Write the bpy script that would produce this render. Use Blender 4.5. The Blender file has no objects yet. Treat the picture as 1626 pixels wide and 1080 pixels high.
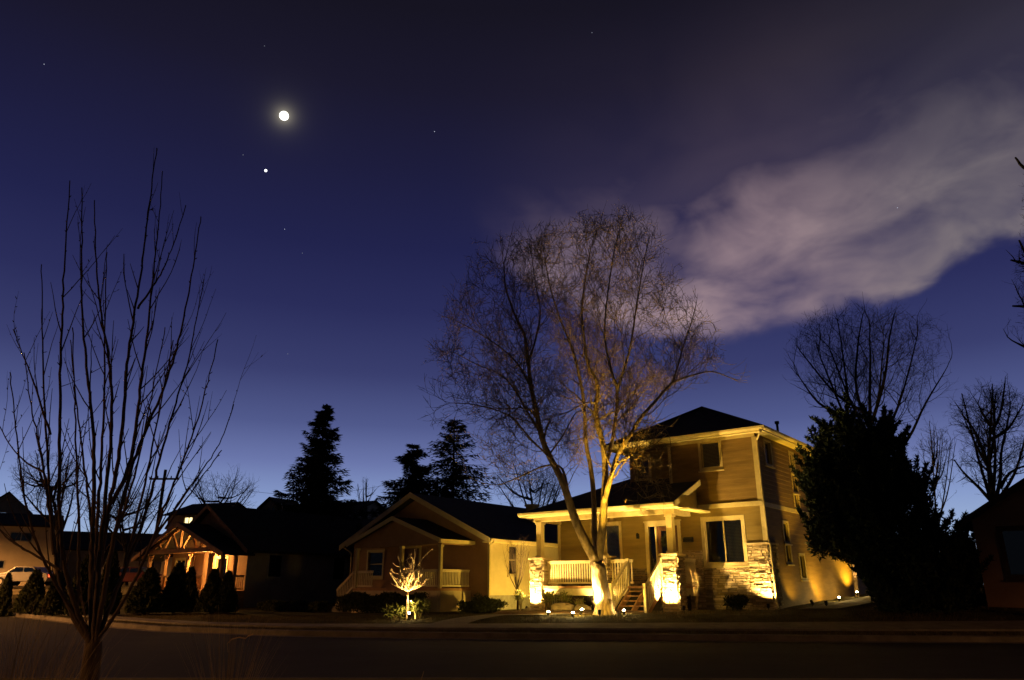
import bpy, math, random
import numpy as np
from mathutils import Vector, kdtree
R = math.radians
random.seed(7); rng = np.random.default_rng(7)
scn = bpy.context.scene
col = scn.collection

# ---------------------------------------------------------------- camera measurements
F = 1180.0; TP = 395.0 / F; PITCH = math.atan(TP); CP, SP = math.cos(PITCH), math.sin(PITCH); EYE = 1.2
def ray(u, v):
    x = (u - 813) / F; y = (540 - v) / F
    return (x, CP - y * SP, SP + y * CP)
def at(u, v, Y):
    r = ray(u, v); t = Y / r[1]
    return Vector((r[0] * t, Y, EYE + r[2] * t))
def onz(u, v, z):
    r = ray(u, v); t = (z - EYE) / r[2]
    return Vector((r[0] * t, r[1] * t, z))
TH = R(38.2)
AX = (math.cos(TH), -math.sin(TH)); BX = (math.sin(TH), math.cos(TH))
O = onz(1229, 970, .47)
def LW(s, t, z=0): return Vector((O.x + s * AX[0] + t * BX[0], O.y + s * AX[1] + t * BX[1], z))
def WL(x, y):
    dx, dy = x - O.x, y - O.y
    return dx * AX[0] + dy * AX[1], dx * BX[0] + dy * BX[1]
def sm(x): x = max(0., min(1., x)); return x * x * (3 - 2 * x)

# ---------------------------------------------------------------- materials
def mat(name, base, rough=.8, noise=None, amt=.3, bump=0, bscale=30, spec=.3, lap=None, stretch=(1,1,1), island=0, metal=0, bdist=.02):
    m = bpy.data.materials.new(name); m.use_nodes = True
    nt = m.node_tree; N = nt.nodes; Lk = nt.links
    b = N['Principled BSDF']; b.inputs['Roughness'].default_value = rough
    b.inputs['Specular IOR Level'].default_value = spec; b.inputs['Metallic'].default_value = metal
    b.inputs['Base Color'].default_value = (*base, 1)
    tc = N.new('ShaderNodeTexCoord'); mp = N.new('ShaderNodeMapping'); mp.inputs['Scale'].default_value = stretch
    Lk.new(tc.outputs['Object'], mp.inputs['Vector'])
    fac = None
    if noise:
        n = N.new('ShaderNodeTexNoise'); n.inputs['Scale'].default_value = noise; n.inputs['Detail'].default_value = 6; n.inputs['Roughness'].default_value = .65
        Lk.new(mp.outputs[0], n.inputs['Vector']); fac = n.outputs['Fac']
    if island:
        g = N.new('ShaderNodeNewGeometry'); mr = N.new('ShaderNodeMath'); mr.operation = 'MULTIPLY_ADD'
        mr.inputs[1].default_value = island; mr.inputs[2].default_value = .5 - island / 2
        Lk.new(g.outputs['Random Per Island'], mr.inputs[0])
        if fac:
            ad = N.new('ShaderNodeMix'); ad.inputs[0].default_value = .5
            Lk.new(fac, ad.inputs[2]); Lk.new(mr.outputs[0], ad.inputs[3]); fac = ad.outputs[0]
        else: fac = mr.outputs[0]
    if fac:
        r = N.new('ShaderNodeValToRGB')
        r.color_ramp.elements[0].position = .3; r.color_ramp.elements[1].position = .7
        r.color_ramp.elements[0].color = (*[c * (1 - amt) for c in base], 1)
        r.color_ramp.elements[1].color = (*[min(1, c * (1 + amt)) for c in base], 1)
        Lk.new(fac, r.inputs[0]); Lk.new(r.outputs[0], b.inputs['Base Color'])
    nrm = None
    if bump:
        n2 = N.new('ShaderNodeTexNoise'); n2.inputs['Scale'].default_value = bscale; n2.inputs['Detail'].default_value = 5
        Lk.new(mp.outputs[0], n2.inputs['Vector'])
        bp = N.new('ShaderNodeBump'); bp.inputs['Strength'].default_value = bump; bp.inputs['Distance'].default_value = bdist
        Lk.new(n2.outputs['Fac'], bp.inputs['Height']); nrm = bp.outputs[0]
    if lap:
        sep = N.new('ShaderNodeSeparateXYZ'); Lk.new(tc.outputs['Object'], sep.inputs[0])
        dv = N.new('ShaderNodeMath'); dv.operation = 'DIVIDE'; dv.inputs[1].default_value = lap; Lk.new(sep.outputs[2], dv.inputs[0])
        fr = N.new('ShaderNodeMath'); fr.operation = 'FRACT'; Lk.new(dv.outputs[0], fr.inputs[0])
        iv = N.new('ShaderNodeMath'); iv.operation = 'SUBTRACT'; iv.inputs[0].default_value = 1; Lk.new(fr.outputs[0], iv.inputs[1])
        bp = N.new('ShaderNodeBump'); bp.inputs['Strength'].default_value = 1; bp.inputs['Distance'].default_value = .03
        Lk.new(iv.outputs[0], bp.inputs['Height'])
        if nrm: Lk.new(nrm, bp.inputs['Normal'])
        nrm = bp.outputs[0]
    if nrm: Lk.new(nrm, b.inputs['Normal'])
    return m
def emis(name, c, s):
    m = bpy.data.materials.new(name); m.use_nodes = True; nt = m.node_tree
    nt.nodes.clear(); e = nt.nodes.new('ShaderNodeEmission'); o = nt.nodes.new('ShaderNodeOutputMaterial')
    e.inputs[0].default_value = (*c, 1); e.inputs[1].default_value = s; nt.links.new(e.outputs[0], o.inputs[0]); return m
def glassmat(name, gl=.2):
    m = bpy.data.materials.new(name); m.use_nodes = True; nt = m.node_tree; nt.nodes.clear()
    t = nt.nodes.new('ShaderNodeBsdfTransparent'); t.inputs[0].default_value = (.85, .87, .85, 1)
    g = nt.nodes.new('ShaderNodeBsdfGlossy'); g.inputs['Roughness'].default_value = .05
    fz = nt.nodes.new('ShaderNodeFresnel'); fz.inputs[0].default_value = 1.6
    mx = nt.nodes.new('ShaderNodeMixShader'); o = nt.nodes.new('ShaderNodeOutputMaterial')
    nt.links.new(fz.outputs[0], mx.inputs[0]); nt.links.new(t.outputs[0], mx.inputs[1]); nt.links.new(g.outputs[0], mx.inputs[2]); nt.links.new(mx.outputs[0], o.inputs[0]); return m
M = dict(
 siding=mat('tan_lap_siding', (.22, .145, .052), .75, 2.2, .22, .25, 60, lap=0, stretch=(.4,.4,3)),
 siding_lo=mat('olive_lap_siding', (.22, .16, .05), .75, 2, .2, .25, 60, lap=0, stretch=(.4,.4,3)),
 trim=mat('cream_painted_trim', (.46, .38, .19), .6, 5, .12, .15, 40),
 eave=mat('eave_trim_brightened', (.66, .56, .27), .6, 5, .1, .15, 40),  # trim cream made lighter in colour so the eaves look strongly uplit
 white=mat('white_painted_wood', (.62, .54, .33), .6, 6, .14, .2, 50),
 shingle=mat('dark_asphalt_shingle', (.028, .025, .023), .95, 3, .5, .6, 40, lap=.12),
 stone=mat('ledge_stone', (.37, .29, .18), .85, 9, .45, .6, 28, island=.9),
 stone_dark=mat('porch_stone_shade_tinted', (.13, .1, .07), .9, 9, .4, .5, 28, island=.8),  # copy of the ledge stone with porch shade put into its colour
 mortar=mat('mortar', (.12, .1, .075), .95, 20, .3, .5, 50),
 stucco=mat('pink_beige_stucco', (.3, .18, .105), .95, 1.6, .16, .5, 70),
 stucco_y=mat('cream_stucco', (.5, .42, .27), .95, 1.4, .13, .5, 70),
 stucco_g=mat('grey_stucco', (.34, .31, .27), .95, 1.4, .2, .5, 70),
 found=mat('foundation_concrete', (.2, .19, .17), .95, 3, .3, .4, 40),
 conc=mat('pavement_concrete', (.15, .14, .125), .9, 2.5, .35, .4, 50),
 kerb=mat('kerb_concrete', (.12, .108, .092), .9, 1.6, .45, .4, 40),
 asphalt=mat('asphalt', (.012, .0118, .0115), .9, .8, .4, .6, 60, spec=.2),
 ground=mat('winter_lawn', (.045, .04, .02), 1, 1.2, .6, .8, 14, spec=.05),
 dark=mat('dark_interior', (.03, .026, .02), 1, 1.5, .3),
 metal=mat('black_painted_metal', (.02, .02, .02), .5, 8, .3, metal=.4),
 grey=mat('grey_painted_metal', (.3, .3, .27), .5, 5, .15, .1, 30),
 door=mat('stained_brown_door', (.1, .045, .02), .45, 4, .3, .2, 30, stretch=(6,6,.6)),
 timber=mat('cedar_timber', (.36, .2, .09), .7, 3, .3, .4, 30, stretch=(1,1,1)),
 bark=mat('rough_grey_bark', (.26, .2, .13), .95, 5, .7, 1, 13, stretch=(1,1,.35), bdist=.05),
 bark2=mat('smooth_pear_bark', (.085, .058, .035), .85, 10, .35, .5, 40, stretch=(1,1,.3)),
 twig=mat('fine_brown_twigs', (.22, .16, .075), .9, 5, .3),
 twig2=mat('dark_bare_twigs', (.05, .04, .03), .9, 3, .3),
 needle=mat('dark_green_needles', (.03, .045, .018), .9, 2, .5, island=.8),
 arbor=mat('arborvitae_leaves', (.028, .035, .012), .9, 3, .5, island=.8),
 leaf=mat('yellow_green_leaves', (.12, .13, .03), .8, 5, .4, island=.8),
 straw=mat('dry_grass_straw', (.33, .25, .13), .9, 4, .3, island=.6),
 turf=mat('dry_turf_blades', (.11, .09, .045), 1, 3, .4, island=.8),
 mulch=mat('bark_mulch', (.09, .05, .025), 1, 9, .6, .9, 25),
 blind=mat('pale_window_blind', (.42, .4, .34), .7, 4, .1),
 glass=glassmat('window_glass'),
 lens=emis('lamp_lens_glow', (1, .8, .42), 60),
 lamp_small=emis('porch_bulb_glow', (1, .62, .25), 18),
 litwin=emis('lit_attic_window', (1, .8, .35), 2.2),
 carpaint=mat('dark_red_car_paint', (.09, .012, .01), .3, 3, .1, spec=.6),
 carpaint2=mat('silver_car_paint', (.3, .3, .3), .3, 3, .1, spec=.6, metal=.4),
 rubber=mat('tyre_rubber', (.015, .015, .015), .9, 9, .3),
 head=emis('headlight_glow', (1, .78, .35), 14), tail=emis('tail_light_glow', (1, .06, .015), 7),
 wall_far=mat('pale_plaster', (.5, .44, .33), .9, 1, .12, .3, 40),
 brick=mat('retaining_block', (.36, .31, .2), .9, 3, .3, .4, 30, lap=.2),
 wood=mat('weathered_pole_wood', (.07, .05, .035), .95, 4, .4, .5, 30),
 rock=mat('landscape_boulder', (.22, .18, .13), .95, 3, .4, .9, 8, bdist=.06),
)

# ---------------------------------------------------------------- mesh builder
class MB:
    def __init__(s, xf=None): s.v = []; s.f = []; s.xf = xf
    def add(s, vs, fs):
        o = len(s.v)
        s.v += [s.xf(p) if s.xf else tuple(p) for p in vs]; s.f += [tuple(i + o for i in q) for q in fs]; return s
    def box(s, x0, x1, y0, y1, z0, z1, j=0):
        vs = [(x, y, z) for x in (x0, x1) for y in (y0, y1) for z in (z0, z1)]
        if j: vs = [tuple(c + random.uniform(-j, j) for c in p) for p in vs]
        return s.add(vs, [(0,1,3,2),(4,6,7,5),(0,4,5,1),(2,3,7,6),(0,2,6,4),(1,5,7,3)])
    def bar(s, a, b, w, h, up=(0,0,1)):
        a, b = Vector(a), Vector(b); d = (b - a).normalized(); x = d.cross(Vector(up))
        if x.length < 1e-4: x = Vector((1,0,0))
        x.normalize(); y = x.cross(d)
        vs = [p + x * i * w / 2 + y * k * h / 2 for p in (a, b) for i in (-1, 1) for k in (-1, 1)]
        return s.add(vs, [(0,1,3,2),(4,6,7,5),(0,4,5,1),(2,3,7,6),(0,2,6,4),(1,5,7,3)])
    def tube(s, pts, rad, n=6, cap=True):
        pts = [Vector(p) for p in pts]
        if len(pts) < 2: return s
        vs = []; fs = []; px = None
        for i, p in enumerate(pts):
            d = (pts[min(i + 1, len(pts) - 1)] - pts[max(i - 1, 0)])
            if d.length < 1e-6: d = Vector((0,0,1))
            d.normalize()
            if px is None:
                px = d.orthogonal().normalized()
            else:
                px = px - d * px.dot(d)
                px = px.normalized() if px.length > 1e-4 else d.orthogonal().normalized()
            py = d.cross(px); r = rad[i] if hasattr(rad, '__len__') else rad
            for k in range(n):
                a = 2 * math.pi * k / n; vs.append(p + (px * math.cos(a) + py * math.sin(a)) * r)
        for i in range(len(pts) - 1):
            for k in range(n):
                a = i * n + k; b = i * n + (k + 1) % n; fs.append((a, b, b + n, a + n))
        if cap: fs.append(tuple(range(n - 1, -1, -1))); fs.append(tuple(range((len(pts) - 1) * n, len(pts) * n)))
        return s.add(vs, fs)
    def lathe(s, c, prof, n=12):
        vs = []; fs = []
        for r, z in prof:
            for k in range(n):
                a = 2 * math.pi * k / n; vs.append((c[0] + r * math.cos(a), c[1] + r * math.sin(a), c[2] + z))
        for i in range(len(prof) - 1):
            for k in range(n):
                a = i * n + k; b = i * n + (k + 1) % n; fs.append((a, b, b + n, a + n))
        fs.append(tuple(range(n - 1, -1, -1))); fs.append(tuple(range((len(prof) - 1) * n, len(prof) * n)))
        return s.add(vs, fs)
    def prism(s, poly, a, b, axis='y'):   # poly of 2-D points extruded from a to b along axis
        f = {'y': lambda p, t: (p[0], t, p[1]), 'x': lambda p, t: (t, p[0], p[1]), 'z': lambda p, t: (p[0], p[1], t)}[axis]
        n = len(poly); vs = [f(p, a) for p in poly] + [f(p, b) for p in poly]
        fs = [tuple(range(n)), tuple(range(2 * n - 1, n - 1, -1))] + [(i, (i + 1) % n + 0, (i + 1) % n + n, i + n) for i in range(n)]
        return s.add(vs, fs)
    def slab(s, poly, th):      # polygon in 3-D, thickened straight down
        n = len(poly); vs = [tuple(p) for p in poly] + [(p[0], p[1], p[2] - th) for p in poly]
        fs = [tuple(range(n)), tuple(range(2 * n - 1, n - 1, -1))] + [(i, (i + 1) % n, (i + 1) % n + n, i + n) for i in range(n)]
        return s.add(vs, fs)
    def build(s, name, m, parent=None, loc=None, smooth=False, fix=True):
        me = bpy.data.meshes.new(name); me.from_pydata([tuple(p) for p in s.v], [], s.f); me.update()
        if fix:
            import bmesh
            bm = bmesh.new(); bm.from_mesh(me); bmesh.ops.recalc_face_normals(bm, faces=bm.faces); bm.to_mesh(me); bm.free()
        me.materials.append(M[m] if isinstance(m, str) else m)
        if smooth: me.polygons.foreach_set('use_smooth', [True] * len(me.polygons))
        o = bpy.data.objects.new(name, me); col.objects.link(o)
        if parent: o.parent = parent
        if loc: o.location = loc
        return o
def tag(o, label=None, cat=None, group=None, kind=None):
    for k, v in (('label', label), ('category', cat), ('group', group), ('kind', kind)):
        if v: o[k] = v
    return o
def empty(name, loc, rz=0, label=None, cat=None, group=None):
    o = bpy.data.objects.new(name, None); o.empty_display_size = .3; col.objects.link(o)
    o.location = loc; o.rotation_euler = (0, 0, rz); return tag(o, label, cat, group)
def copy_tree(o, loc, rz=0, sc=None, label=None):
    c = o.copy(); col.objects.link(c); c.location = loc; c.rotation_euler = (0, 0, rz)
    if sc: c.scale = sc
    if label: c['label'] = label
    for ch in o.children:
        d = ch.copy(); col.objects.link(d); d.parent = c
        for g in ch.children:
            e = g.copy(); col.objects.link(e); e.parent = d
    return c

# ---------------------------------------------------------------- ground, street, kerbs
KP = [(-70, 62), (-45, 50), (-32, 44), (-25, 38.5), (-19.5, 33), (-14.5, 27.5), (-10.5, 23.8), (-6.4, 21.6), (-2.5, 20.6), (0, 20.2), (6, 19.4), (12, 18.8), (25, 18), (60, 16.5), (140, 14)]
def kerbY(x):
    if x <= KP[0][0]: return KP[0][1]
    for (a, b), (c, d) in zip(KP, KP[1:]):
        if x <= c: return b + (d - b) * (x - a) / (c - a)
    return KP[-1][1]
def nearY(x): return 10.3 - max(0, x) * .02 + max(0, -x - 9) * .25
def gz(x, y):
    ky = kerbY(x)
    if y > ky:
        s, t = WL(x, y)
        far = .24 + .022 * max(-6, min(18, x + 3))
        z = .12 + (far - .12) * sm((y - ky) / 6)
        z += max(0, min(t, 14)) * .03 * sm((s + 2) / 2.5)
        z += sm((y - 40) / 20) * 1.0 * sm((-x - 6) / 8)
        return z
    if y < nearY(x): return .1 + .02 * math.sin(x * 1.3 + y)
    return -.12
xs = sorted(set([-400, -250, -160, -110, -80] + list(np.arange(-60, 60.1, .75)) + [70, 90, 120, 200, 400]))
g = MB()
ts = [0.02, .12, .25, .5, .9, 1.4, 2, 2.8, 3.6, 4.6, 5.6, 6.8, 8, 9.5, 11, 13, 15, 18, 21, 25, 30, 36, 45, 60, 90, 150, 400, 1500]
for a in xs:
    for t in ts:
        y = kerbY(a) + .16 + t
        n = .03 * math.sin(a * 2.1 + y * 1.3) * math.sin(a * .7 - y * .9) if t > 2 and t < 60 else 0
        g.v.append((a, y, gz(a, y) + n))
nt_ = len(ts)
for i in range(len(xs) - 1):
    for j in range(nt_ - 1):
        k = i * nt_ + j; g.f.append((k, k + nt_, k + nt_ + 1, k + 1))
# street bed and near verge belong to the same sheet
o0 = len(g.v)
for a in xs:
    ky, ny = kerbY(a) + .16, nearY(a) - .16
    for y, z in ((ky + .02, -.13), (ny, -.13), (ny - .01, .1), (ny - 1, .1), (ny - 2.5, .11), (ny - 4.5, .1), (ny - 7, .1), (ny - 12, .1), (-20, .1), (-300, 0)): g.v.append((a, y, z))
for i in range(len(xs) - 1):
    for j in range(9):
        k = o0 + i * 10 + j; g.f.append((k, k + 1, k + 11, k + 10))
for i in range(len(xs) - 1):
    a = i * nt_; b = o0 + i * 10; g.f.append((a, b, b + 10, a + nt_))
tag(g.build('ground', 'ground', fix=False), kind='structure')
xr = [x for x in xs if -110 <= x <= 120]
r = MB()
for a in xr:
    r.v += [(a, kerbY(a) - .0, 0), (a, (kerbY(a) + nearY(a)) / 2, .06), (a, nearY(a), 0)]
for i in range(len(xr) - 1):
    k = i * 3; r.f += [(k, k + 1, k + 4, k + 3), (k + 1, k + 2, k + 5, k + 4)]
tag(r.build('road', 'asphalt'), kind='structure')
def kerb(name, fy, sgn):
    k = MB(); prof = [(-.42, .006), (-.02, .01), (0, .13), (.15, .142), (.155, -.1), (-.42, -.1)]
    for a in xr:
        for d, z in prof: k.v.append((a, fy(a) + sgn * d, z))
    n = len(prof)
    for i in range(len(xr) - 1):
        for j in range(n): p = i * n + j; q = i * n + (j + 1) % n; k.f.append((p, q, q + n, p + n))
    tag(k.build(name, 'kerb'), kind='structure')
kerb('kerb', kerbY, 1); kerb('near_kerb', nearY, -1)
sw = MB()
for a in xr:
    for d in (1.2, 2.6): y = kerbY(a) + .16 + d; sw.v.append((a, y, gz(a, y) + .05))
for a in xr:
    for d in (1.2, 2.6): y = kerbY(a) + .16 + d; sw.v.append((a, y, gz(a, y) - .08))
n = len(xr)
for i in range(n - 1):
    a = 2 * i; b = 2 * n + 2 * i
    sw.f += [(a, a + 1, a + 3, a + 2), (a, a + 2, b + 2, b), (a + 1, b + 1, b + 3, a + 3)]
tag(sw.build('sidewalk', 'conc'), kind='structure')
def walk(name, pts, w, m='conc', up=.05):
    k = MB(); P = []
    for (x0, y0), (x1, y1) in zip(pts, pts[1:]):
        for q in range(6): P.append((x0 + (x1 - x0) * q / 6, y0 + (y1 - y0) * q / 6))
    P.append(pts[-1])
    for i, (x, y) in enumerate(P):
        a = P[max(0, i - 1)]; b = P[min(len(P) - 1, i + 1)]; dx, dy = b[0] - a[0], b[1] - a[1]; l = math.hypot(dx, dy)
        nx, ny = -dy / l * w / 2, dx / l * w / 2
        for sg in (-1, 1): k.v.append((x + nx * sg, y + ny * sg, gz(x + nx * sg, y + ny * sg) + up))
    for i in range(len(P) - 1): k.f.append((2 * i, 2 * i + 1, 2 * i + 3, 2 * i + 2))
    o = k.build(name, m); return tag(o, kind='structure')
def xy(v): return (v.x, v.y)
walk('front_path', [xy(LW(-4, -3.5)), xy(LW(-5.5, -5.2)), (-.6, 27.5), (-1.6, 24.5), (-2.0, 22.6)], 1.1)
walk('side_path', [xy(LW(1.6, -.5)), xy(LW(1.9, 3)), xy(LW(1.9, 9)), xy(LW(2.4, 13))], 1.3)
cs = MB()
cs.add([(-90, 56, 1.34), (-8, 61, 1.34), (-8, 67, 1.36), (-90, 63, 1.36)], [(0, 1, 2, 3)]); tag(cs.build('cross_street', 'asphalt'), kind='structure')

# ---------------------------------------------------------------- house helpers
class House:
    def __init__(s, name, s0, t0, zb, label, cat, group=None):
        w = LW(s0, t0, zb); s.off = (-s0, -t0, -zb)
        s.e = empty(name, w, -TH, label, cat, group)
    def part(s, mb, name, m, parent=None, smooth=False, label=None, kind=None):
        o = mb.build(name, m, parent or s.e, None if parent else s.off, smooth)
        return tag(o, label, None, None, kind)
def front(c): return lambda p: (p[0], c - p[1], p[2])      # (along, out, z)
def side(c): return lambda p: (c + p[1], p[0], p[2])
def back(c): return lambda p: (p[0], c + p[1], p[2])
def left(c): return lambda p: (c - p[1], p[0], p[2])
def wall(mb, a0, a1, z0, z1, holes=(), dep=.12, lap=0):
    A = sorted({a0, a1, *[h[0] for h in holes], *[h[1] for h in holes]}); Z = sorted({z0, z1, *[h[2] for h in holes], *[h[3] for h in holes]})
    for i in range(len(A) - 1):
        for j in range(len(Z) - 1):
            ca, cz = (A[i] + A[i + 1]) / 2, (Z[j] + Z[j + 1]) / 2
            if any(h[0] < ca < h[1] and h[2] < cz < h[3] for h in holes): continue
            if lap:
                zc = Z[j]
                while zc < Z[j + 1] - 1e-4:
                    bt_ = math.floor(zc / lap + 1e-6) * lap; zn = min(bt_ + lap, Z[j + 1]); o1 = .022 * (1 - (zc - bt_) / lap); o2 = .022 * (1 - (zn - bt_) / lap)
                    mb.add([(A[i], o1, zc), (A[i + 1], o1, zc), (A[i + 1], o2, zn), (A[i], o2, zn), (A[i], 0, zc), (A[i + 1], 0, zc)], [(0, 1, 2, 3), (4, 5, 1, 0)]); zc = zn
                continue
            mb.add([(A[i], 0, Z[j]), (A[i + 1], 0, Z[j]), (A[i + 1], 0, Z[j + 1]), (A[i], 0, Z[j + 1])], [(0, 1, 2, 3)])
    for h in holes:
        p = [(h[0], h[2]), (h[1], h[2]), (h[1], h[3]), (h[0], h[3])]
        for k in range(4):
            a, b = p[k], p[(k + 1) % 4]; mb.add([(a[0], 0, a[1]), (b[0], 0, b[1]), (b[0], -dep, b[1]), (a[0], -dep, a[1])], [(0, 1, 2, 3)])
def window(H, xf, a0, a1, z0, z1, m='trim', fw=.11, mull=0, rail=False, blinds=None, proud=.035, sill=True, label=None, parent=None):
    f = MB(xf)
    f.box(a0 - fw, a0, -.02, proud, z0 - fw, z1 + fw); f.box(a1, a1 + fw, -.02, proud, z0 - fw, z1 + fw)
    f.box(a0, a1, -.02, proud - .003, z1, z1 + fw); f.box(a0, a1, -.02, proud - .003, z0 - fw, z0)
    s_ = .035
    f.box(a0, a0 + s_, -.1, -.03, z0, z1); f.box(a1 - s_, a1, -.1, -.03, z0, z1); f.box(a0 + s_, a1 - s_, -.1, -.033, z1 - s_, z1); f.box(a0 + s_, a1 - s_, -.1, -.033, z0, z0 + s_)
    if mull: f.box((a0 + a1) / 2 - .025, (a0 + a1) / 2 + .025, -.1, -.025, z0 + s_, z1 - s_)
    if rail: f.box(a0 + s_, a1 - s_, -.1, -.027, (z0 + z1) / 2 - .025, (z0 + z1) / 2 + .025)
    fo = H.part(f, 'window', m, parent, label=label)
    gl = MB(xf); gl.box(a0 + s_ * .5, a1 - s_ * .5, -.07, -.06, z0 + s_ * .5, z1 - s_ * .5); gl.build('pane', 'glass', fo)
    if sill: q = MB(xf); q.box(a0 - fw - .04, a1 + fw + .04, -.02, proud + .05, z0 - fw - .045, z0 - fw - .002); q.build('sill', m, fo)
    if blinds:
        b = MB(xf); z = z0 + .05
        while z < z1 - .03:
            b.add([(blinds[0], -.14, z), (blinds[1], -.14, z), (blinds[1], -.17, z + .045), (blinds[0], -.17, z + .045)], [(0, 1, 2, 3)]); z += .052
        b.build('blind', 'blind', fo)
    return fo
def stones(mb, a0, a1, z0, z1, flip=1):
    z = z0
    while z < z1 - .01:
        h = min(random.uniform(.045, .11), z1 - z)
        if z1 - z - h < .03: h = z1 - z
        a = a0 - 0
        while a < a1 - .01:
            l = min(random.uniform(.1, .42), a1 - a)
            if a1 - a - l < .06: l = a1 - a
            p = random.uniform(.01, .075); gps = .006; jt = lambda: random.uniform(-.006, .006)
            x0, x1, y0, y1 = a + gps, a + l - gps, z + gps, z + h - gps
            vs = [(x0, -.01, y0), (x1, -.01, y0), (x1, -.01, y1), (x0, -.01, y1)] + [(x0 + .008 + jt(), p + jt(), y0 + .008), (x1 - .008 + jt(), p + jt() * 2, y0 + .006), (x1 - .01, p + jt() * 2, y1 - .008 + jt()), (x0 + .01, p + jt(), y1 - .006)]
            mb.add(vs, [(4,5,6,7),(0,1,5,4),(1,2,6,5),(2,3,7,6),(3,0,4,7)]); a += l
        z += h
def rail_seg(H, p0, p1, h=.86, parent=None, n=None, name='railing', m='white', gap=.115):
    """p0,p1 : bottom line of the rail (local coordinates)"""
    mb = MB(); p0, p1 = Vector(p0), Vector(p1); up = Vector((0, 0, h))
    mb.bar(p0 + up, p1 + up, .09, .05); mb.bar(p0 + Vector((0,0,.04)), p1 + Vector((0,0,.04)), .05, .07); mb.bar(p0 + up - Vector((0,0,.06)), p1 + up - Vector((0,0,.06)), .05, .06)
    L_ = math.hypot(p1.x - p0.x, p1.y - p0.y); n = n or max(2, int(L_ / gap))
    for i in range(n):
        q = p0.lerp(p1, (i + .5) / n); mb.box(q.x - .019, q.x + .019, q.y - .019, q.y + .019, q.z + .05, q.z + h - .05)
    return H.part(mb, name, m, parent)
def gable(mb, x0, x1, y0, y1, ze, zr, th=.14):
    xm = (x0 + x1) / 2
    mb.slab([(x0, y0, ze), (xm, y0, zr), (xm, y1, zr), (x0, y1, ze)], th); mb.slab([(xm, y0, zr), (x1, y0, ze), (x1, y1, ze), (xm, y1, zr)], th)
def rakes(mb, x0, x1, y, ze, zr, w=.2, th=.05):
    xm = (x0 + x1) / 2
    mb.prism([(x0, ze + .015), (xm, zr + .015), (xm, zr - w), (x0, ze - w)], y - th, y); mb.prism([(xm, zr + .015), (x1, ze + .015), (x1, ze - w), (xm, zr - w)], y - th, y)

# ---------------------------------------------------------------- two storey house
H = House('two_storey_house', 0, 0, .42, 'large two storey tan house with stone piers, lit up by garden spotlights', 'house')
fh = [(-2.33, -.87, 2.11, 3.66), (-6.95, -6.05, 2.0, 3.7), (-4.72, -3.45, 1.33, 3.55)]
w = MB(front(0)); wall(w, -9.06, 0, 0, 4.2, fh, lap=.14)
w.xf = left(-9.06); wall(w, 0, 12, 0, 4.2); w.xf = back(14); wall(w, -9.06, 0, 0, 4.2); wall(w, -5.75, 0, 4.2, 6.8)
H.part(w, 'wall', 'siding_lo')
w = MB(front(-.1)); wall(w, -3.55, 0, 4.2, 6.84, [(-2.17, -1.44, 5.62, 6.6)], lap=.17)
w.xf = left(-3.55); wall(w, -.1, .6, 4.2, 6.84)
w.xf = front(.6); wall(w, -5.75, -3.55, 4.6, 6.84, [(-5.45, -4.85, 5.55, 6.45)], lap=.17)
w.xf = left(-5.75); wall(w, .6, 14, 4.2, 6.84)
w.add([(-3.55, .0, 4.2), (0, .0, 4.2), (0, -.1, 4.2), (-3.55, -.1, 4.2)], [(0, 1, 2, 3)]) if False else None
H.part(w, 'upper_wall', 'siding')
sh = [(.77, 1.42, 5.72, 6.58), (3.6, 4.1, 5.75, 6.5), (3.6, 4.1, 4.95, 5.65), (3.6, 4.1, 4.3, 4.85), (6.1, 6.7, 5.7, 6.5), (1.86, 2.4, 2.9, 3.6), (1.86, 2.4, 2.15, 2.8), (3.35, 3.9, 1.6, 2.45)]
w = MB(side(0)); wall(w, 0, 14, 0, 6.84, sh, lap=.17); w.box(-.1, 0, -.14, 0, 4.2, 6.84)
H.part(w, 'side_wall', 'siding')
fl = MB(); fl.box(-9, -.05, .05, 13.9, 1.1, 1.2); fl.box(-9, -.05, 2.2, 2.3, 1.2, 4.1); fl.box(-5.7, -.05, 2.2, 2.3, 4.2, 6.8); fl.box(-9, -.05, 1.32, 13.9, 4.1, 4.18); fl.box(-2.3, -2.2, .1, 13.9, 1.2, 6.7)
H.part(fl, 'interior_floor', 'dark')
# trims
t = MB()
t.box(-3.6, .05, -.18, -.1, 4.08, 4.24); t.box(-3.6, 0, -.1, 0, 4.1, 4.2); t.box(-.12, .045, -.14, -.1, 4.24, 6.6); t.box(-.11, .035, -.03, 0, 2.72, 4.08)
t.box(0, .03, -.1, .0, 4.24, 6.6); t.box(0, .03, 0, .12, 2.72, 6.6); t.box(0, .035, .13, 14, 4.06, 4.22)
t.box(-3.58, -3.46, -.14, -.1, 4.24, 6.6); t.box(-9.1, -8.96, -.035, 0, .8, 4.0); t.box(-9.1, -9.06, -.03, .1, .8, 4.0)
t.box(-3.6, 0, -.13, -.1, 6.62, 6.78)
H.part(t, 'corner_trim', 'trim')
window(H, front(-.1), -2.17, -1.44, 5.62, 6.6, blinds=(-2.17, -1.44))
window(H, front(.6), -5.45, -4.85, 5.55, 6.45)
window(H, front(0), -2.33, -.87, 2.11, 3.66, mull=1, blinds=(-1.58, -.87), fw=.13)
window(H, front(0), -6.95, -6.05, 2.0, 3.7, blinds=(-6.95, -6.05), fw=.13)
for h in sh: window(H, side(0), *h, fw=.08)
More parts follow.
